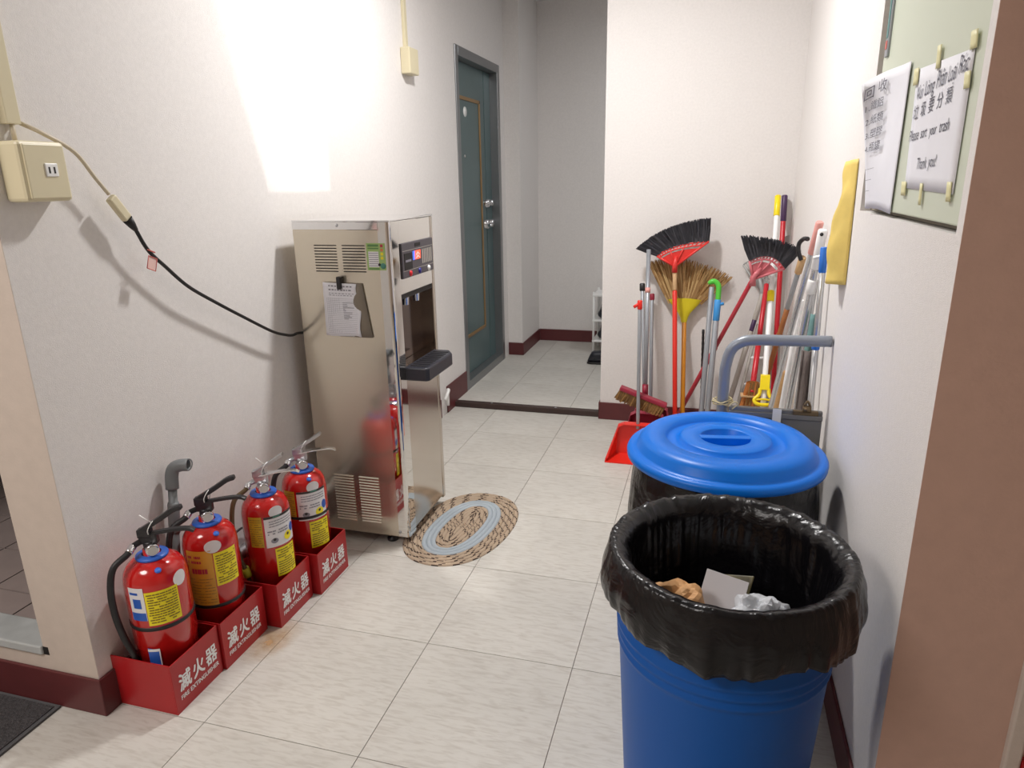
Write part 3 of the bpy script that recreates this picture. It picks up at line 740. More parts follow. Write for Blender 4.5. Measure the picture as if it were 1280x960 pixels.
# ================================================================== OUTLETS AND CABLES ON THE LEFT WALL
tr = MB().box(XL, XL+.022, 1.250, 1.285, 1.520, 2.66).build('cable_trunking', 'cream_plastic', bevel=.002)
tag(tr, 'cream cable trunking running up the wall above the outlet box', 'trunking')
ob = thing('outlet_box', 'cream surface outlet box with a white socket on the left wall', 'outlet', (XL, 1.283, 1.418))
MB().box(0, .062, -.055, .063, -.064, .066).build('box_body', 'cream_plastic', ob, bevel=.008)
MB().box(.060, .066, -.047, .056, -.058, .060).build('cover_plate', 'cream_plastic', ob, bevel=.003)
so = MB().box(.064, .069, -.002, .030, -.010, .019).build('socket', 'white_plastic', ob, bevel=.002)
MB().box(.068, .0696, .005, .009, -.003, .011).build('socket_slot', 'dark', so)
MB().box(.068, .0696, .018, .022, -.003, .011).build('socket_slot', 'dark', so)
MB().tube([(.014, -.016, .064), (.014, -.016, .104)], .005, 8).build('cable_tail', 'cable_cream', ob)
def near_wall(p, x):
    p = Vector(p); f = x/p.x
    return Vector((x, p.y*f, 1.3847+(p.z-1.3847)*f))
ext = thing('extension_cable', 'cream extension cable hanging from the trunking with a flat socket end', 'cable', (0, 0, 0))
P1 = bez([(-1.506, 1.292, 1.524), (-1.474, 1.316, 1.502), near_wall((-1.442, 1.360, 1.463), -1.466), near_wall((-1.436, 1.400, 1.405), -1.474), near_wall((-1.432, 1.428, 1.366), -1.474)], 24)
MB().tube(P1, .0048, 8).build('cable', 'cable_cream', ext)
a = near_wall((-1.432, 1.428, 1.362), -1.474); b = near_wall((-1.424, 1.466, 1.302), -1.472); dd = (b-a).normalized()
lt_ = Vector((0, dd.z, -dd.y)).normalized(); nn = dd.cross(lt_)
MB().obox((a+b)/2, dd*.035, lt_*.0135, nn*.009).build('socket_end', 'cream_plastic', ext, bevel=.005)
blk = thing('power_cord', 'black dispenser power cord sagging across the left wall with a pink tag', 'cord', (0, 0, 0))
MB().tube([b-dd*.004, b+dd*.018, b+dd*.034], [.0135, .010, .006], 12).build('plug', 'black_rubber', blk)
P2 = bez([b+dd*.03]+[near_wall(p, -1.474) for p in ((-1.424, 1.515, 1.222), (-1.424, 1.566, 1.173), (-1.43, 1.65, 1.105), (-1.435, 1.77, 1.035), (-1.44, 1.88, .975), (-1.445, 2.03, .895), (-1.455, 2.12, .862))]+[(-1.478, 2.20, .842), (-1.482, 2.26, .838), (-1.487, 2.45, .80)], 60)
MB().tube(P2, .0052, 10).build('cord', 'black_rubber', blk)
tg = MB(); c0 = near_wall((-1.418, 1.517, 1.205), -1.466)
tg.obox(c0+Vector((0, -.004, -.018)), (0, .013, -.006), (0, .007, .016), (.001, 0, 0)); tgo = tg.build('tag', 'pink_tag', blk, bevel=.002)
tb = MB(); tb.tube([c0+Vector((.002, .012, .010)), c0+Vector((.002, -.012, .020))], .002, 6)
fr_ = [c0+Vector((.002, .016, -.008)), c0+Vector((.002, .004, -.040)), c0+Vector((.002, -.024, -.028)), c0+Vector((.002, -.012, .004))]
for i in range(4): tb.tube([fr_[i], fr_[(i+1) % 4]], .0012, 6)
tb.build('tag_border', 'red_line', tgo)
sw = thing('wall_trunking', 'narrow cream trunking with a small junction box beside the far door', 'trunking', (XL, 3.46, 1.90))
MB().box(0, .016, -.016, .014, .105, .76).build('duct', 'cream_plastic', sw, bevel=.002)
MB().box(0, .05, -.055, .055, -.012, .108).build('junction_box', 'cream_plastic', sw, bevel=.005)

# ================================================================== BRAIDED OVAL MAT
mt_ = thing('braided_mat', 'oval braided rug of tan and pale blue rings in front of the dispenser', 'rug', (-.925, 2.435, 0))
mt_.rotation_euler = (0, 0, R(-6))
nr = 11; ax_, ay_ = .205, .318; wr_ = ax_/nr
def oval(t, k):  # racetrack-like ellipse ring k (0 outer)
    o_ = (k+.5)*wr_; a_, b_ = ax_-o_, ay_-o_
    c_, s_ = cos(t), sin(t); p_ = 2.25
    rr = (abs(c_/max(a_, .004))**p_+abs(s_/b_)**p_)**(-1/p_)
    return rr*c_, rr*s_
for k in range(nr):
    blue = k in (4, 5, 6)
    n = max(40, 150-9*k); mb = MB(); m = 6
    ring = []
    for i in range(n):
        t = 2*pi*i/n; x, y = oval(t, k); x2, y2 = oval(t+.01, k); tv = Vector((x2-x, y2-y, 0)).normalized(); nv = Vector((tv.y, -tv.x, 0))
        for j in range(m):
            q_ = pi*j/(m-1); bul = 1+.12*sin(i*2.1)
            ring.append(Vector((x, y, .0005))+nv*(cos(q_)*wr_*.52)+Vector((0, 0, sin(q_)*.0075*bul)))
    for i in range(n):
        for j in range(m-1):
            dark = (not blue) and ((i*1.0-j*1.2+k*2.5) % 6.0) < 1.15
            if blue: dark = False
            q4 = (i*m+j, ((i+1) % n)*m+j, ((i+1) % n)*m+j+1, i*m+j+1)
            if i == 0 and j == 0: mb.v += [tuple(v) for v in ring]
            mb.f.append(list(q4)); mb.mi.append(1 if dark else 0); mb.sm.append(True)
    mb.build('braid_ring', ['braid_blue' if blue else 'braid_tan', 'braid_dark'], mt_)
MB().lathe([(0, .0), (1, .0)], 60).build('mat_backing', 'braid_dark', mt_).scale = (.203, .316, 1)
bpy.data.objects['mat_backing'].location = (0, 0, .0015)

# charcoal door mat at the left
dm = thing('door_mat', 'charcoal loop pile door mat on the floor before the bathroom step', 'mat', (-1.66, 1.182, 0))
MB().box(-.9, -.012, -.65, -.010, .001, .010).build('pile', 'loop_mat', dm)
eg = MB(); eg.box(-.9, 0, -.66, -.65, .0005, .007); eg.box(-.9, 0, -.010, 0, .0005, .007); eg.box(-.012, 0, -.65, -.010, .0005, .007); eg.build('edging', 'mat_edge', dm)

# ================================================================== ELECTRIC PANEL, NOTICES on the right wall
ep = thing('electric_panel', 'pale green metal electric panel set into the right wall', 'panel', (.3805, 0, 0))
MB().box(.0, .012, PY0+.006, PY1-.050, PZ0+.012, PZ1-.012).build('panel_door', 'green_door', ep, bevel=.003)
MB().box(.022, .0885, PY0+.002, PY1-.002, PZ0+.002, PZ1-.002).build('panel_case', 'card', ep)
pl_ = MB().box(-.006, .001, 1.985, 2.012, 1.648, 1.80).build('pull_latch', 'pole_grey', ep, bevel=.002)
MB().box(-.0072, -.005, 1.990, 2.006, 1.690, 1.790).build('latch_recess', 'teal_cloth', pl_)
MB().box(-.0072, -.005, 1.990, 2.006, 1.665, 1.684).build('red_dot', 'red_line', pl_)
# right notice: sheet taped to the door
X0 = .3795
nt_ = thing('recycling_notice', 'white handwritten notice taped on the electric panel, three languages', 'notice', (0, 0, 0))
cTL, cTR, cBR, cBL = Vector((X0, 1.684, 1.580)), Vector((X0, 1.340, 1.568)), Vector((X0, 1.338, 1.346)), Vector((X0, 1.660, 1.351))
def nsheet(u, v):
    p = cBL.lerp(cBR, u).lerp(cTL.lerp(cTR, u), v)
    return p+Vector((-.0010-.0012*math.sin(u*3.14)*math.sin(v*3.1), 0, 0))
MB().grid(nsheet, 10, 10).build('notice_sheet', 'paper', nt_, thick=.0004)
Zn = Vector((0, 0.02, 1))
def nt(body, y, z, size, width, rise=0, sh=0.0):
    text_part('handwriting', body, size, (X0-.0030, y, z), Vector((0, -1, rise)), Zn, 'ink', nt_, width=width, shear=sh)
nt('Vui', 1.656, 1.520, .038, .044, .03, .1)
nt('Lòng', 1.598, 1.523, .038, .062, .03, .1)
nt('Phân', 1.524, 1.528, .044, .056, .03, .15)
nt('Loại', 1.456, 1.531, .038, .044, .03, .1)
nt('Rác', 1.402, 1.537, .042, .046, .03, .1)
for k, ch in enumerate('垃圾要分類'): nt(ch, 1.660-.052*k, 1.484+.003*k, .030, .034, .05)
nt('Please', 1.668, 1.442, .030, .068, .03, .15)
nt('sort', 1.585, 1.445, .029, .042, .03, .15)
nt('your', 1.526, 1.447, .027, .045, .03, .15)
nt('trash', 1.465, 1.449, .030, .056, .03, .15)
nt('Thank', 1.582, 1.388, .030, .066, .02, .15)
nt('you!', 1.505, 1.391, .030, .050, .02, .15)
tpz = [(1.676, 1.566, .018, .016), (1.530, 1.582, .012, .020), (1.342, 1.580, .016, .014), (1.346, 1.522, .014, .013), (1.655, 1.350, .018, .014), (1.520, 1.342, .008, .020), (1.352, 1.350, .012, .016)]
for y, z, a_, b_ in tpz:
    MB().grid(lambda u, v: Vector((X0-.0032-.002*math.sin(u*3), y-a_+2*a_*u+.006*v, z-b_+2*b_*v)), 5, 4).build('tape_piece', 'tape', nt_, thick=.0006)
# left notice: sheet whose far edge folds out from the panel
cn = thing('sorting_list', 'curled white handwritten list peeling off the left edge of the electric panel', 'notice', (0, 0, 0))
def csheet(u, v):
    # u 0 = free outer edge, 1 = edge taped to the panel (nearer camera)
    out = .013+.040*v**1.3
    p0 = Vector((.377-out, 1.962, 0)); p1 = Vector((.380, 1.945-.06*(1-v), 0)); p2 = Vector((.3765, 1.735+.012*(1-v), 0))
    p = p0.lerp(p1, u).lerp(p1.lerp(p2, u), u)
    top = 1.606-.022*(1-u)**3
    p.z = 1.296+(top-1.296)*v+.003*math.sin(u*4)
    p.x -= .004*math.sin(v*6.5)*u*(1-u)*4
    return p
MB().grid(csheet, 20, 16).build('list_sheet', 'paper', cn, thick=.0004)
def ctext(body, u0, u1, v0, size):
    p = csheet(u0, v0); p2 = csheet(u1, v0); Xd = (p2-p).normalized()
    nrm = Xd.cross(Vector((0, 0, 1))).normalized()
    if nrm.y > 0: nrm = -nrm
    text_part('handwriting', body, size, p+nrm*.0075, Xd, Vector((0, 0, 1)), 'ink', cn, width=(p2-p).length)
ctext('回', .06, .25, .86, .030); ctext('收', .36, .54, .872, .030)
for k, (a_, s_, w_) in enumerate((('1.', '鐵鋁', .40), ('2.', '紙類', .42), ('3.', '塑膠', .45), ('4.', '瓶罐', .45))):
    v_ = .765-.105*k
    ctext(a_, .07, .16, v_, .019); ctext(s_, .19, w_+.06, v_, .023)
for k in range(3): ctext('—'*(3-k), .12, .42-.07*k, .30-.085*k, .012)

# yellow folded paper strip on the wall
def ystrip(u, v):
    y = 2.175+.13*u+.02*(v-.5); bul = math.sin(u*pi)
    x = XR-.002-.046*bul*(1-.35*v)-.010*math.sin(v*5)*bul+.012*noise.noise(Vector((u*4, v*5, 2.0)))*bul+(.010 if abs(u-.55) < .12 else 0)*(1-v)
    return Vector((x, y, 1.075+.345*v-.012*u))
ys = MB().grid(ystrip, 20, 26).build('folded_paper', 'yellow_paper', thick=.0006)
tag(ys, 'folded yellow paper strip hanging on the right wall beside the panel', 'paper')

# ================================================================== BINS
BX, BY, RZ = .068, 1.307, .668
def bin_body(name, lab, loc, group, h=.655):
    t = thing(name, lab, 'bin', loc, group)
    r0, r1 = .186, .221
    prof = [(0, 0), (r0-.01, 0), (r0, .012)]
    for k in range(1, 12):
        z = .012+(h-.225)*k/11; prof.append((r0+(r1-r0)*z/h, z))
    for k in range(3):
        z = h-.205+.022*k; rr = r0+(r1-r0)*z/h
        prof += [(rr, z), (rr+.004, z+.005), (rr+.004, z+.010), (rr, z+.015)]
    prof += [(r1, h-.025), (r1+.004, h-.021), (r1+.006, h-.010), (r1+.003, h), (r1-.002, h+.001), (r1-.005, h-.01), (r0-.006, .02), (0, .018)]
    MB().lathe(prof, 64).build('bin_body', 'bin_blue', t)
    return t
b1 = bin_body('trash_bin', 'round blue plastic bin without a lid, lined with a black bag, closest to the camera', (BX, BY, 0), 'blue waste bins')
b2 = bin_body('trash_bin', 'blue plastic bin closed with a bright blue lid behind the open one', (.070, 1.915, -.0), 'blue waste bins', .604)
# bag over the first bin
def bag_fn(R1, zt, drop, seed, inner, deep, h):
    rin = lambda z: .186+(.221-.186)*z/h-.018

    prof = []
    # inside bottom to rim, over, and down outside
    for k in range(16):
        s_ = k/15; prof.append((R1-.040+.026*s_-(.06*(1-s_)**3), deep+(zt-.012-deep)*s_, 'in'))
    prof += [(.206, zt-.004, 'rim'), (.212, zt+.004, 'rim'), (R1-.007, zt+.009, 'rim'), (R1+.002, zt+.011, 'rim'), (R1+.008, zt+.004, 'rim'), (R1+.011, zt-.010, 'rim')]
    for k in range(1, 13):
        s_ = k/12; prof.append((R1+.011+.010*math.sin(s_*2.6), zt-.010-drop*s_, 'out'))
    m = len(prof)
    def fn(i, j):
        a_ = 2*pi*i; k = int(round(j*(m-1))); r_, z_, kd = prof[k]
        if kd == 'in': r_ = min(r_, rin(z_))
        d_ = Vector((cos(a_), sin(a_), 0))
        w1 = noise.noise(Vector((cos(a_)*3.2, sin(a_)*3.2, z_*5+seed))); w2 = noise.noise(Vector((cos(a_)*11, sin(a_)*11, z_*2.2+seed*3)))
        w3 = noise.noise(Vector((cos(a_)*26, sin(a_)*26, z_*9+seed)))
        if kd == 'in':
            r_ += (-.012*abs(w1)-.012*abs(w2)-.004*abs(w3))*(1-.5*k/15)
        elif kd == 'rim':
            r_ += .002*w3; z_ += .003*w3+.002*w2
        else:
            s_ = (k-21)/12
            r_ += .012*w1*s_+.010*w2*s_+.003*w3*s_ + .004*s_
            z_ = zt-.010-(drop*(1+.35*noise.noise(Vector((cos(a_)*1.6+seed, sin(a_)*1.6, 3.3)))+.10*noise.noise(Vector((cos(a_)*7, sin(a_)*7, seed)))))*s_
        return d_*r_+Vector((0, 0, z_))
    return fn, m
fn, m = bag_fn(.231, .662, .088, 1.0, True, .30, .655)
bg = MB().grid(fn, 260, m, wrap=True)
n0 = len(bg.v); bg.v.append((0, 0, .29))
for i in range(260): bg.f.append([i*m, ((i+1) % 260)*m, n0]); bg.mi.append(0); bg.sm.append(True)
bgo = bg.build('bin_liner', 'bag', thick=.0012); bgo.location = (BX+.004, BY, 0)
tag(bgo, 'glossy black bin liner folded over the rim of the open blue bin', 'bag')
fn2, m2 = bag_fn(.237, .612, .235, 4.0, False, .40, .604)
bg2 = MB().grid(fn2, 200, m2, wrap=True).build('bin_liner', 'bag', thick=.0012); bg2.location = (.070, 1.915, 0)
tag(bg2, 'black bin liner hanging down the sides of the lidded bin', 'bag')
# lid
prof = [(0, .026), (.060, .026), (.066, .029), (.068, .048), (.071, .051), (.120, .051), (.124, .048), (.129, .036), (.156, .036), (.162, .040), (.166, .052),
        (.205, .053), (.224, .050), (.236, .040), (.243, .022), (.248, .017), (.258, .017), (.268, .014), (.272, .006), (.271, -.006), (.264, -.008), (.262, .004), (.24, .008), (.06, .018), (0, .018)]
MB().lathe(prof, 96).build('lid', 'lid_blue', b2)
ld = bpy.data.objects['lid']; ld.location = (0, .003, .626); ld['label'] = 'bright blue round lid with recessed handle'
hb = MB(); hb.obox((0, 0, .040), (.0685, .011, 0), (-.0018, .013, 0), (0, 0, .0112)); hb.build('grip_bar', 'lid_blue', ld, bevel=.002)

# rubbish inside the bag
def crumple(name, m_, c, rad, sc, seed, amp, lab, cat, rot=(0, 0, 0), sub=4):
    bm = bmesh.new(); bmesh.ops.create_icosphere(bm, subdivisions=sub, radius=1)
    for v in bm.verts:
        p = v.co.copy(); cell = noise.voronoi(p*sc+Vector((seed, seed, 0)))[0]
        k = 1+amp*(cell[1]-cell[0]-.3)+amp*.5*noise.noise(p*2+Vector((seed, 0, 0)))
        v.co = Vector((p.x*rad[0], p.y*rad[1], p.z*rad[2]))*k
    me = bpy.data.meshes.new(name); bm.to_mesh(me); bm.free(); me.materials.append(MT[m_])
    o = bpy.data.objects.new(name, me); COL.objects.link(o); o.location = c; o.rotation_euler = rot
    return tag(o, lab, cat)
crumple('paper_bag', 'kraft', (-.024, 1.318, .502), (.068, .056, .062), 1.6, 3, .45, 'crumpled brown paper bag thrown in the open bin', 'bag', (.3, .2, .4))
rt_ = crumple('sauce_packet', 'red_plastic', (.012, 1.262, .517), (.011, .009, .011), 1.8, 5, .4, 'small red packet on the crumpled brown paper bag', 'packet', sub=3)
gb = MB().obox((.066, 1.372, .503), (.044, -.012, -.004), (.012, .035, .040), (0, -.003, .003)).build('card_piece', 'greyboard', bevel=.001)
tag(gb, 'flat grey card leaning in the open bin beside the brown bag', 'card')
fd = MB().obox((.086, 1.412, .508), (.040, -.012, .010), (.008, .022, .022), (0, -.006, .006)).build('food_packet', 'food', bevel=.003)
tag(fd, 'brown and green food packet behind the grey card in the bin', 'packet')
crumple('clear_bag', 'clear', (.140, 1.305, .514), (.060, .048, .058), 1.7, 9, .5, 'crumpled clear plastic bag on the rubbish in the open bin', 'bag', (.2, -.3, .2))
crumple('trash_bag', 'bag', (.068, 1.31, .384), (.112, .108, .056), 1.2, 2, .25, 'black bagged rubbish filling the bottom of the open bin', 'rubbish')

# ================================================================== BROOMS, MOPS, DUSTPANS
def pole_pts(F, Tp, z0=0.0):
    F = Vector((F[0], F[1], 0)); Tp = Vector(Tp); return F.lerp(Tp, z0/Tp.z), Tp
def at(F, Tp, z):
    F = Vector((F[0], F[1], 0)); Tp = Vector(Tp); return F.lerp(Tp, z/Tp.z)
def pole(t, F, Tp, segs, n=14):
    """segs: (name, z0, z1, radius, material)"""
    o0 = Vector(t.location)
    for nm, z0, z1, r_, m_ in segs:
        a_, b_ = at(F, Tp, z0)-o0, at(F, Tp, z1)-o0; e_ = (b_-a_).normalized()*min(.004, (b_-a_).length*.2)
        MB().tube([a_, a_+e_, b_-e_, b_], [r_*.8, r_, r_, r_*.8], n).build(nm, m_, t)
def arcpt(A_, B_, C_, t):  # quadratic passing through B at t=.5
    A_, B_, C_ = Vector(A_), Vector(B_), Vector(C_); K = 2*B_-.5*(A_+C_)
    return A_.lerp(K, t).lerp(K.lerp(C_, t), t)
def fan_bristles(t, y, inner, outer, n, mats, seed, th=.018, ragged=.012, w=.0062, nm='bristles'):
    o0 = Vector(t.location); rnd = random.Random(seed); mb = MB()
    for i in range(n):
        s_ = (i+rnd.random())/n
        a_ = arcpt(*inner, s_); so_ = min(1, max(0, s_+(rnd.random()-.5)*.03)); b_ = arcpt(*outer, so_)
        ya, yb = y+(rnd.random()-.5)*th*.7, y+(rnd.random()-.5)*th*1.6
        L = Vector((b_.x-a_.x, b_.y-a_.y)); k = 1+(rnd.random()-.6)*ragged/max(L.length, .01)
        b_ = a_+(b_-a_)*k
        p0 = Vector((a_.x, ya, a_.y)); p1 = Vector((b_.x, yb, b_.y)); mid = (p0+p1)/2+Vector(((rnd.random()-.5)*.006, (rnd.random()-.5)*.006, 0))
        sd = Vector((-L.y, 0, L.x)).normalized()*w/2; sd2 = sd*1.2
        dp = Vector((0, w*.35, 0))
        vs = [p0-sd, p0+sd, mid-sd2, mid+sd2, p1-sd*.5, p1+sd*.5, mid+dp, p1+dp*.5, p0+dp]
        vs = [v-o0 for v in vs]
        mb.add(vs, [(0, 1, 3, 2), (2, 3, 5, 4), (0, 2, 6, 8), (1, 8, 6, 3), (2, 4, 7, 6), (3, 6, 7, 5)], rnd.randrange(len(mats)))
    return mb.build(nm, mats, t, kind='stuff')
def fan_frame(t, y, apex, inner, m_, ribs=12, r_=.0045, depth=.86):
    o0 = Vector(t.location); mb = MB(); V3 = lambda p: Vector((p[0], y, p[1]))-o0
    ap = Vector(apex); low = [arcpt(*inner, k/14) for k in range(15)]; lo2 = [ap.lerp(p, depth) for p in low]; lo3 = [ap.lerp(p, depth-.12) for p in low]
    mb.tube([V3(p) for p in low], r_, 8); mb.tube([V3(p) for p in lo2], r_, 8)
    mb.tube([V3(ap), V3(low[0])], r_*1.3, 8); mb.tube([V3(ap), V3(low[-1])], r_*1.3, 8)
    for k in range(ribs+1):
        p = arcpt(*inner, k/ribs); mb.tube([V3(ap.lerp(p, depth)), V3(p)], r_*.8, 6)
    for k in (.35, .65): mb.tube([V3(ap), V3(arcpt(*inner, k))], r_*.9, 6)
    mb.tube([V3(ap)-Vector((0, 0, .03)), V3(ap)+Vector((0, 0, .01)), V3(ap.lerp(Vector(inner[1]), .5))], [.015, .014, .007], 10)
    # web sheet
    vs = [V3(ap)+Vector((0, .004, 0))]+[V3(p)+Vector((0, .004, 0)) for p in lo3]
    mb.add(vs, [(0, k+1, k+2) for k in range(len(lo3)-1)])
    return mb.build('fan_head', m_, t)

# --- tall red broom, black fan
F, Tp = (-.124, 3.56), (-.181, 3.785, .930)
t = thing('broom', 'scarlet handled broom standing upside down with a wide black fan of bristles', 'broom', (F[0], F[1], 0), 'brooms against the back wall')
pole(t, F, Tp, [('handle', 0, .80, .0125, 'scarlet'), ('bare_end', .80, .90, .0115, 'bare_wood')])
inn = ((-.275, .977), (-.172, 1.030), (-.015, 1.054)); outr = ((-.384, 1.014), (-.225, 1.120), (-.012, 1.172))
fan_frame(t, 3.775, (-.18, .923), inn, 'red_head', 14)
fan_bristles(t, 3.78, inn, outr, 700, ['bristle', 'bristle', 'bristle2'], 1, .03, .010)
# --- straw broom, orange handle
F, Tp = (-.091, 3.632), (-.12, 3.858, .640)
t = thing('broom', 'straw broom with an orange wooden handle and bright yellow wrapped neck', 'broom', (F[0], F[1], 0), 'brooms against the back wall')
pole(t, F, Tp, [('handle', 0, .62, .0125, 'orange_wood')])
nk = MB(); o0 = Vector(t.location); prs = [(.614, .016), (.64, .022), (.665, .034), (.70, .064), (.735, .094)]
vs = []; n = 20
for z, hw in prs:
    for k in range(n):
        a_ = 2*pi*k/n; zz = z+(.012*(1-(cos(a_))**2) if z > .7 else 0)
        vs.append(Vector((-.121+hw*cos(a_), 3.852+.017*sin(a_), zz))-o0)
nk.add(vs, [(i*n+k, i*n+(k+1) % n, (i+1)*n+(k+1) % n, (i+1)*n+k) for i in range(len(prs)-1) for k in range(n)], 0, True)
nk.build('wrapped_neck', 'yellow_wrap', t)
inn = ((-.205, .712), (-.121, .742), (-.034, .712)); outr = ((-.318, .918), (-.115, .930), (.106, .845))
fan_bristles(t, 3.856, inn, outr, 760, ['straw', 'straw', 'straw2', 'coir'], 2, .03, .06, .0056, 'straw')
# --- rose handled broom with pink head, leaning across
F, Tp = (-.158, 3.848), (.195, 3.42, .914)
t = thing('broom', 'rose handled broom leaning sideways with a pink fan head and black bristles', 'broom', (F[0], F[1], 0), 'brooms against the back wall')
pole(t, F, Tp, [('handle', .012, .52, .0118, 'rose'), ('joint', .51, .54, .0135, 'rose'), ('upper_handle', .53, .905, .0108, 'rose')])
sc_ = lambda p: (p[0]*.905, 1.3847+(p[1]-1.3847)*.905)
inn = tuple(map(sc_, ((.193, .958), (.288, .982), (.365, .922)))); outr = tuple(map(sc_, ((.146, 1.072), (.285, 1.060), (.430, 1.012))))
fan_frame(t, 3.415, sc_((.216, .864)), inn, 'pink_head', 11)
fan_bristles(t, 3.418, inn, outr, 640, ['bristle', 'bristle', 'bristle2'], 3, .035, .035)
# --- grey fan rake
F, Tp = (.091, 3.664), (.274, 3.862, .770)
t = thing('rake', 'grey plastic fan rake behind the pink broom head with a dark purple joint', 'rake', (F[0], F[1], 0))
pole(t, F, Tp, [('handle', 0, .585, .0135, 'pole_stone'), ('joint', .58, .645, .012, 'purple'), ('upper_handle', .64, .775, .013, 'pole_stone')])
inn = ((.168, .925), (.23, .95), (.330, .90)); fan_frame(t, 3.868, (.274, .778), inn, 'grey_head', 8, .004, .6)
# --- crimson pole with purple grip
F, Tp = (.355, 3.60), (.342, 3.872, 1.279)
t = thing('long_pole', 'tall crimson pole with a purple grip standing in the corner', 'pole', (F[0], F[1], 0))
pole(t, F, Tp, [('shaft', 0, 1.155, .0125, 'crimson'), ('grip', 1.15, 1.279, .0145, 'purple')])
# --- crimson broom with straw head on the floor
F, Tp = (.185, 3.041), (.284, 3.76, .864)
t = thing('broom', 'crimson handled broom standing on an orange straw head', 'broom', (.21, 3.37, 0))
pole(t, F, Tp, [('handle', .38, .60, .0135, 'crimson'), ('joint', .595, .62, .0150, 'crimson'), ('upper_handle', .615, .845, .012, 'crimson')])
fan_bristles(t, 3.37, ((.205, .425), (.233, .432), (.258, .425)), ((.115, .005), (.18, .0), (.262, .006)), 160, ['orange_straw', 'orange_straw', 'coir'], 5, .05, .01, .007, 'straw')
o0 = Vector(t.location)
for z in (.33, .27): MB().box(.178-o0.x, .260-o0.x, 3.342-o0.y, 3.398-o0.y, z+.03, z+.036).build('binding', 'bare_wood', t)
# --- white and yellow mop stick
F, Tp = (.263, 3.039), (.300, 3.75, 1.280)
t = thing('mop', 'white mop stick with yellow grip, yellow joint and yellow clamp', 'mop', (F[0], F[1], 0))
pole(t, F, Tp, [('shaft', .02, .805, .0125, 'pole_white'), ('joint', .800, .848, .0165, 'yellow_plastic'), ('upper_shaft', .84, 1.19, .0115, 'pole_white'), ('grip', 1.185, 1.280, .0150, 'yellow_plastic')])
o0 = Vector(t.location); pc = at(F, Tp, .46)-o0; ux = Vector((1, 0, 0)); dn = (at(F, Tp, .3)-at(F, Tp, .46)).normalized()
cm = MB(); cm.obox(pc+Vector((0, -.02, 0)), ux*.021, Vector((0, .012, 0)), dn*.034)
ringp = [pc+Vector((0, -.022, 0))+dn*.03-ux*.018, pc+Vector((0, -.022, 0))+dn*.06-ux*.022, pc+Vector((0, -.024, 0))+dn*.085-ux*.042, pc+Vector((0, -.026, 0))+dn*.102-ux*.030, pc+Vector((0, -.026, 0))+dn*.106, pc+Vector((0, -.026, 0))+dn*.102+ux*.030, pc+Vector((0, -.024, 0))+dn*.085+ux*.042, pc+Vector((0, -.022, 0))+dn*.06+ux*.022, pc+Vector((0, -.022, 0))+dn*.03+ux*.018]
cm.tube(bez(ringp, 40), .0085, 10)
cm.tube([ringp[2], pc+Vector((0, -.024, 0))+dn*.080, ringp[6]], .005, 8)
cm.build('clamp', 'yellow_plastic', t, bevel=.003)
# --- push brush on tall grey pole
F, Tp = (-.277, 3.43), (-.314, 3.72, 1.016)
t = thing('push_brush', 'red backed push brush with brown bristles on a tall grey pole', 'brush', (-.277, 3.43, .25))
o0 = Vector(t.location)
MB().tube([at(F, Tp, .285)-o0, at(F, Tp, 1.016)-o0], .0115, 14).build('handle', 'pole_grey', t)
MB().tube([at(F, Tp, .28)-o0, at(F, Tp, .34)-o0], .016, 14).build('socket', 'maroon_plastic', t)
MB().tube([at(F, Tp, .80)-o0, at(F, Tp, .825)-o0], .0135, 14).build('ring', 'pink_plastic', t)
ux = Vector((.239, 0, -.083)).normalized(); uz = Vector((.083, 0, .239)).normalized(); c0 = Vector((-.290, 3.44, .300))-o0
MB().obox(c0, ux*.126, Vector((0, .026, 0)), uz*.010).build('brush_back', 'maroon_plastic', t, bevel=.005)
rnd = random.Random(8); mb = MB()
for i in range(34):
    for j in range(5):
        p = c0+ux*(-.120+.240*i/33)+Vector((0, -.020+.010*j, 0))-uz*.008
        e_ = -uz*(.052+.006*rnd.random())+ux*((rnd.random()-.5)*.012-.008)+Vector((0, (rnd.random()-.5)*.01-.006, 0)); w = Vector((.0035, 0, 0)); w2 = Vector((0, .004, 0))
        mb.add([p-w, p+w, p+w2, p+e_-w, p+e_+w, p+e_+w2], [(0, 1, 4, 3), (1, 2, 5, 4), (2, 0, 3, 5), (3, 4, 5)], rnd.randrange(2))
mb.build('bristles', ['coir', 'coir2'], t, kind='stuff')
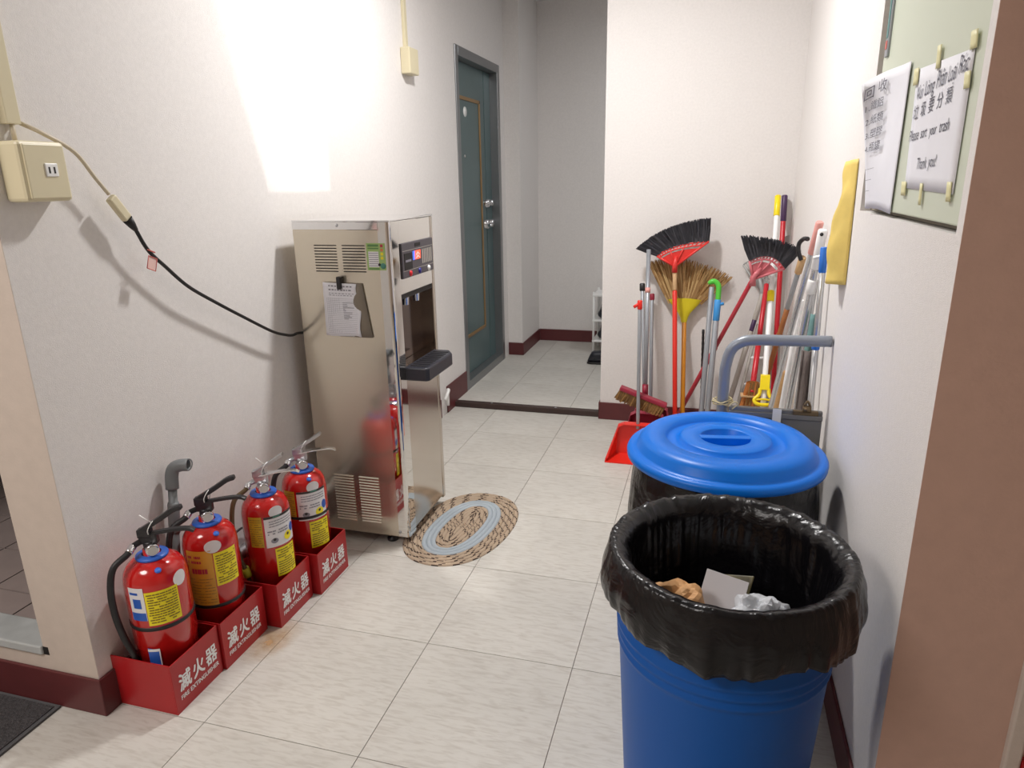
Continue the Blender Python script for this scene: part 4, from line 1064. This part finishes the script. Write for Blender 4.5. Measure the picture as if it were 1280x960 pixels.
# --- long handled dustpans
def dustpan(F, Tp, m_, hm, lab, segs, w0=.125):
    t = thing('dustpan', lab, 'dustpan', (F[0], F[1], 0), 'long handled dustpans by the back wall')
    w1, dp, hh, th = w0*.75, .112, .178, .005
    pn = MB()
    A_ = [(-w0, -.10, .003), (w0, -.10, .003), (w1, .016, .012), (-w1, .016, .012)]
    up_ = Vector((0, .020, hh))
    pn.add(A_+[(x, y, z-.0029) for x, y, z in A_], [(0, 1, 2, 3), (4, 7, 6, 5), (0, 4, 5, 1), (1, 5, 6, 2), (2, 6, 7, 3), (3, 7, 4, 0)])
    prof = []
    n = 12
    # back wall + sloping sides, one bent strip with thickness
    base_ = [(-w0, -.10, .003), (-w1, .016, .012), (w1, .016, .012), (w0, -.10, .003)]
    top_ = [(-w0*.985, -.092, .020), (-w1*.90, .030, hh*.93), (w1*.90, .030, hh*.93), (w0*.985, -.092, .020)]
    crest = [(-w1*.62, .034, hh), (w1*.62, .034, hh)]
    pn.add(base_+top_+crest, [(0, 1, 5, 4), (1, 2, 6, 5), (2, 3, 7, 6), (5, 6, 9, 8)])
    pn.add([top_[1], crest[0], (-w1*.62, -.004, hh-.004), (-w1*.88, -.006, hh*.90)], [(0, 1, 2, 3)]); pn.add([crest[0], crest[1], (w1*.62, -.004, hh-.004), (-w1*.62, -.004, hh-.004)], [(0, 1, 2, 3)])
    pn.add([crest[1], top_[2], (w1*.88, -.006, hh*.90), (w1*.62, -.004, hh-.004)], [(0, 1, 2, 3)])
    pn.add([top_[0], top_[1], (-w1*.88, -.006, hh*.90), (-w0*.93, -.096, .022)], [(0, 1, 2, 3)]); pn.add([top_[3], top_[2], (w1*.88, -.006, hh*.90), (w0*.93, -.096, .022)], [(0, 1, 2, 3)])
    pn.build('pan', m_, t, thick=.004)
    pole(t, F, Tp, segs)
    return t
F, Tp = (-.301, 3.345), (-.322, 3.42, .797)
t = dustpan(F, Tp, 'red_plastic', 'red_plastic', 'bright red long handled dustpan in front of the two darker ones', [('handle', .15, .79, .009, 'pole_grey'), ('grip', .755, .80, .0125, 'red_plastic')], .152)
MB().tube([at(F, Tp, .785)-Vector(t.location), at(F, Tp, .785)-Vector(t.location)+Vector((-.028, -.012, -.018))], .008, 10).build('hook', 'red_plastic', t)
dustpan((-.278, 3.536), (-.346, 3.78, .818), 'maroon_plastic', 'dark', 'maroon long handled dustpan with a black handle tip, between two other dustpans', [('handle', .15, .80, .010, 'pole_grey'), ('grip', .79, .83, .015, 'black_plastic')])
dustpan((-.263, 3.651), (-.297, 3.845, .754), 'maroon_plastic', 'maroon', 'maroon long handled dustpan nearest the wall with a dark red handle tip', [('handle', .15, .735, .010, 'pole_grey'), ('grip', .73, .765, .0135, 'maroon_plastic')])
# --- two grey poles with hooks
F, Tp = (-.004, 3.442), (.014, 3.58, .850)
t = thing('grey_pole', 'plain pale grey pole standing beside the green hook', 'pole', (F[0], F[1], 0)); pole(t, F, Tp, [('shaft', 0, .850, .013, 'pole_grey')])
F, Tp = (.0247, 3.44), (.0463, 3.56, .768)
t = thing('hooked_pole', 'grey pole topped with a blue collar and a green hook', 'pole', (F[0], F[1], 0))
pole(t, F, Tp, [('shaft', 0, .72, .0145, 'pole_grey'), ('collar', .685, .790, .0165, 'sky_plastic')])
o0 = Vector(t.location)
hk = bez([at(F, Tp, .76), at(F, Tp, .815), at(F, Tp, .858)+Vector((-.004, 0, 0)), at(F, Tp, .878)+Vector((-.026, 0, 0)), at(F, Tp, .868)+Vector((-.054, 0, 0))], 24)
MB().tube([p-o0 for p in hk], [.013]*(len(hk)-4)+[.012, .011, .009, .007], 12).build('hook', 'green_plastic', t)
MB().tube([at(F, Tp, .765)-o0, at(F, Tp, .772)-o0+Vector((.03, -.004, 0))], .008, 10).build('spur', 'sky_plastic', t)
F, Tp = (.004, 3.702), (-.015, 3.735, .600)
t = thing('black_rod', 'thin ribbed black rod behind the pale grey pole', 'rod', (F[0], F[1], 0))
pr = []; a_, b_ = Vector((0, 0, .002)), Vector(Tp)-Vector(t.location); mb = MB()
N = 40; mb.tube([a_.lerp(b_, k/N) for k in range(N+1)], [.0075 if k % 2 else .0062 for k in range(N+1)], 10); mb.build('rod', 'black_rubber', t)
# --- white step rack
t = thing('step_rack', 'small off white ladder rack leaning on the back wall behind the brooms', 'rack', (.22, 3.65, 0))
o0 = Vector(t.location)
La, Lb_ = Vector((.150, 3.655, 0)), Vector((.265, 3.84, .619)); Ra, Rb_ = Vector((.300, 3.648, 0)), Vector((.340, 3.83, .624))
for a_, b_ in ((La, Lb_), (Ra, Rb_)): MB().tube([a_-o0, b_-o0], .009, 10).build('rail', 'pole_stone', t)
for k in (.3, .5, .72, .9): MB().tube([La.lerp(Lb_, k)-o0, Ra.lerp(Rb_, k)-o0], .0075, 8).build('rung', 'pole_white', t)
# --- small grey scoop in the corner
t = thing('scoop', 'grey translucent scoop behind the black bristles in the corner', 'scoop', (.373, 3.86, 0))
MB().tube([(-.03, -.02, 0), (-.02, .008, .99)], .008, 10).build('handle', 'pole_stone', t)
MB().add([(-.055, -.004, .965), (.004, -.012, .975), (.012, .006, 1.085), (-.01, .010, 1.075), (-.055, .02, .99)], [(0, 1, 2, 3), (0, 3, 4)]).build('blade', 'grey_head', t, thick=.004)
# --- umbrella
F, Tp = (.257, 3.756), (.366, 3.10, 1.060)
t = thing('walking_stick', 'brown bamboo stick with a grey upper shaft, tan ferrule and curved black hook', 'stick', (F[0], F[1], 0)); o0 = Vector(t.location)
pole(t, F, Tp, [('upper_shaft', .80, .99, .0105, 'pole_grey'), ('ferrule', .98, 1.052, .0150, 'bare_wood')])
pp = [(0, .013), (.3, .013), (.31, .016), (.325, .016), (.335, .012), (.47, .0125), (.48, .0155), (.49, .0155), (.50, .0125), (.66, .012), (.67, .0145), (.68, .012), (.81, .0115)]
MB().tube([at(F, Tp, z)-o0 for z, _ in pp], [r_ for _, r_ in pp], 12).build('cane', 'bamboo', t)
MB().tube([p-o0 for p in bez([(.360, 3.10, 1.040), (.346, 3.10, 1.075), (.346, 3.10, 1.108), (.360, 3.08, 1.128), (.371, 3.05, 1.130)], 20)], .009, 10).build('hook', 'black_plastic', t)
# --- bundle of silver and white mop poles by the right wall
F, Tp = (.232, 3.088), (.352, 2.62, 1.224)
t = thing('mop_pole', 'silver mop pole with a pink grip, leftmost of the bundle by the right wall', 'pole', (F[0], F[1], 0), 'mop poles by the right wall')
pole(t, F, Tp, [('shaft', 0, 1.12, .0105, 'pole_silver'), ('grip', 1.11, 1.224, .0135, 'pink_plastic')])
F, Tp = (.295, 2.85), (.354, 2.55, 1.203)
t = thing('mop_pole', 'white topped mop pole with a hanging hole and white clamp, in the bundle', 'pole', (F[0], F[1], 0), 'mop poles by the right wall'); o0 = Vector(t.location)
pole(t, F, Tp, [('shaft', 0, 1.00, .0115, 'pole_silver'), ('clamp', .98, 1.03, .0165, 'white_plastic'), ('middle', 1.02, 1.075, .0115, 'pole_silver'), ('grip', 1.068, 1.203, .0150, 'pole_white')])
MB().lathe([(0, .003), (.006, .002), (.006, 0)], 12, at(F, Tp, 1.188)-o0+Vector((-.003, -.015, 0)), axis=(-.2, -1, 0)).build('hanging_hole', 'dark', t)
F, Tp = (.345, 2.822), (.362, 2.66, 1.020)
t = thing('mop_pole', 'thin plain silver pole behind the white clamp of the bundle', 'pole', (F[0], F[1], 0), 'mop poles by the right wall')
pole(t, F, Tp, [('shaft', 0, 1.020, .0105, 'pole_silver')])
F, Tp = (.302, 3.05), (.346, 2.85, .916)
t = thing('mop_pole', 'white pole between the pink gripped one and the white topped one', 'pole', (F[0], F[1], 0), 'mop poles by the right wall')
pole(t, F, Tp, [('shaft', 0, .916, .0110, 'pole_white')])
F, Tp = (.352, 2.31), (.353, 2.47, 1.153)
t = thing('mop_pole', 'upright silver pole with a blue joint and blue tip, closest to the right wall', 'pole', (F[0], F[1], 0), 'mop poles by the right wall')
pole(t, F, Tp, [('shaft', 0, .83, .0105, 'pole_silver'), ('joint', .82, .865, .0130, 'blue_plastic'), ('upper_shaft', .86, 1.075, .0100, 'pole_silver'), ('tip', 1.07, 1.153, .012, 'blue_plastic')])
hkb = MB().tube(bez([(.330, 2.515, 1.112), (.345, 2.505, 1.118), (.366, 2.495, 1.120), (.371, 2.495, 1.128)], 12), .006, 10).build('wall_hook', 'white_plastic')
tag(hkb, 'white plastic hook bracket holding the mop poles at the right wall', 'hook')
# tan braided brush head, dark mop cloth, teal cloth
t = thing('rope_brush', 'tan braided rope brush head among the mop poles', 'brush', (.27, 2.82, 0)); o0 = Vector(t.location)
pts = [Vector((.290, 3.20, .0)), Vector((.310, 3.17, .25)), Vector((.330, 3.15, .40)), Vector((.344, 3.13, .52)), Vector((.350, 3.13, .555))]
N = 60; P = bez(pts, N); mb = MB(); mb.tube([p-o0 for p in P], [(.018+.003*(k % 2))*(1 if k < len(P)-4 else .7) for k in range(len(P))], 12); mb.build('braided_head', 'tan_braid', t)
def cloth(x0, x1, yb, z0, z1, seed):
    def fn(u, v):
        return Vector((x0+(x1-x0)*u+.012*(v-.5), yb+.012*math.sin(u*9+seed)+.008*math.sin(v*6+u*4), z0+(z1-z0)*v))
    return fn
mc = MB().grid(cloth(.322, .368, 2.53, .02, .79, 1), 14, 18).build('mop_cloth', 'mopcloth', thick=.006)
tag(mc, 'dark grey mop cloth hanging behind the upright pole at the right wall', 'cloth')
tcx = MB().grid(cloth(.345, .373, 2.585, .70, .91, 2), 10, 10).build('teal_cloth', 'teal_cloth', thick=.005)
tag(tcx, 'teal cloth tucked behind the mop poles at the right wall', 'cloth')
# --- folded platform trolley with bent grey handle
tl = thing('platform_trolley', 'grey folded platform trolley with a bent tube handle behind the lidded bin', 'trolley', (.22, 2.235, 0)); o0 = Vector(tl.location)
hp = bez([(.066, 2.262, .03), (.066, 2.262, .40), (.066, 2.262, .74), (.069, 2.262, .80), (.082, 2.262, .848), (.112, 2.262, .874), (.155, 2.262, .882), (.25, 2.262, .884), (.373, 2.262, .887)], 60)
MB().tube([p-o0 for p in hp], .0175, 18).build('handle_tube', 'tube_grey', tl)
MB().box(.086-o0.x, .366-o0.x, -.008, .010, .045, .668).build('platform_plate', 'pan_grey', tl, bevel=.003)
MB().box(.086-o0.x, .366-o0.x, -.016, -.008, .640, .656).build('plate_lip', 'pan_grey', tl, bevel=.002)
MB().box(.218-o0.x, .244-o0.x, -.019, -.0165, .30, .672).build('strap', 'white_plastic', tl)
for x in (.10, .34): MB().lathe([(0, -.012), (.03, -.012), (.032, 0), (.03, .012), (0, .012)], 20, (x-o0.x, -.03, .033), axis=(1, 0, 0)).build('caster', 'black_rubber', tl)
bcl = thing('bulldog_clip', 'tarnished bulldog clip on the top edge of the grey trolley plate', 'clip', (.318, 2.222, .668))
MB().box(-.040, .034, -.004, .010, -.012, .003).build('jaw', 'rust', bcl, bevel=.002)
MB().tube([(-.012, .002, .008), (.012, .002, .008)], .012, 12).build('knob', 'rust', bcl)
MB().tube(bez([(-.008, .002, .02), (0, .002, .034), (.008, .002, .02)], 8), .004, 8).build('loop', 'rust', bcl)
rnd = random.Random(11); pts = []
for k in range(22):
    a_ = k*.9; pts.append((.066+(.026+.010*rnd.random())*cos(a_), 2.262+.026*sin(a_), .672-.0006*k+.016*rnd.random()))
pts += [(.086, 2.228, .668), (.100, 2.222, .685), (.112, 2.224, .678), (.095, 2.222, .660)]
tw = MB().tube(bez(pts, 180), .0022, 6).build('twine', 'twine'); tag(tw, 'pale twine wound round the foot of the bent trolley handle', 'string')

# ================================================================== ALCOVE: shoe rack and shoe
rk = thing('shoe_rack', 'white shoe rack standing in the alcove behind the wall corner', 'rack', (-.62, 5.50, .03))
for x in (-.245, .25):
    for y in (-.12, .12): MB().tube([(x, y, 0), (x, y, .49)], .009, 10).build('post', 'white_plastic', rk)
for z in (.09, .255, .455):
    MB().box(-.255, .26, -.13, .13, z, z+.016).build('shelf_board', 'white_plastic', rk, bevel=.003)
for k, z in enumerate((.106, .271)):
    sh = bpy.data.objects.new('shoe', None)
    o = MB().tube(bez([(0, -.12, .03), (0, -.04, .035), (0, .06, .05), (0, .12, .055)], 12), [.012]+[.034]*10+[.04, .03], 12, flat=1.0).build('shoe', 'shoe')
    o.location = (-.80, 5.50, .03+z+.012); tag(o, ('dark shoe on the lower shelf of the white rack', 'dark shoe on the middle shelf of the white rack')[k], 'shoe')
# black boot on the floor
bt = thing('black_shoe', 'black leather shoe on the alcove floor just past the wall corner', 'shoe', (-.70, 5.06, .03))
def shoe_fn(i, j):
    a_ = 2*pi*i; s_ = j  # toe at -x
    x = -.155+.31*s_
    h = (.078+.03*s_ if s_ < .45 else .092+.10*min(1, (s_-.45)/.25))*(math.sin(min(1, s_*7+.05)*pi/2))
    w = .047*(math.sin(min(1, s_*5+.05)*pi/2))*(1-.15*math.sin(s_*pi))*(1 if s_ < .93 else .85)
    c_, sn = cos(a_), sin(a_)
    sx = abs(c_)**.7*(1 if c_ > 0 else -1); sz = abs(sn)**.7*(1 if sn > 0 else -1)
    return Vector((x, sx*w, .012+h/2+sz*h/2))
sb = MB().grid(shoe_fn, 28, 22, wrap=True); sb.build('upper', 'shoe', bt)
MB().prism([(-.155, -.03), (-.13, -.046), (.155, -.042), (.16, .042), (-.13, .046), (-.155, .03)], (0, 0, .001), (1, 0, 0), (0, 1, 0), .016).build('sole', 'black_rubber', bt, bevel=.004)
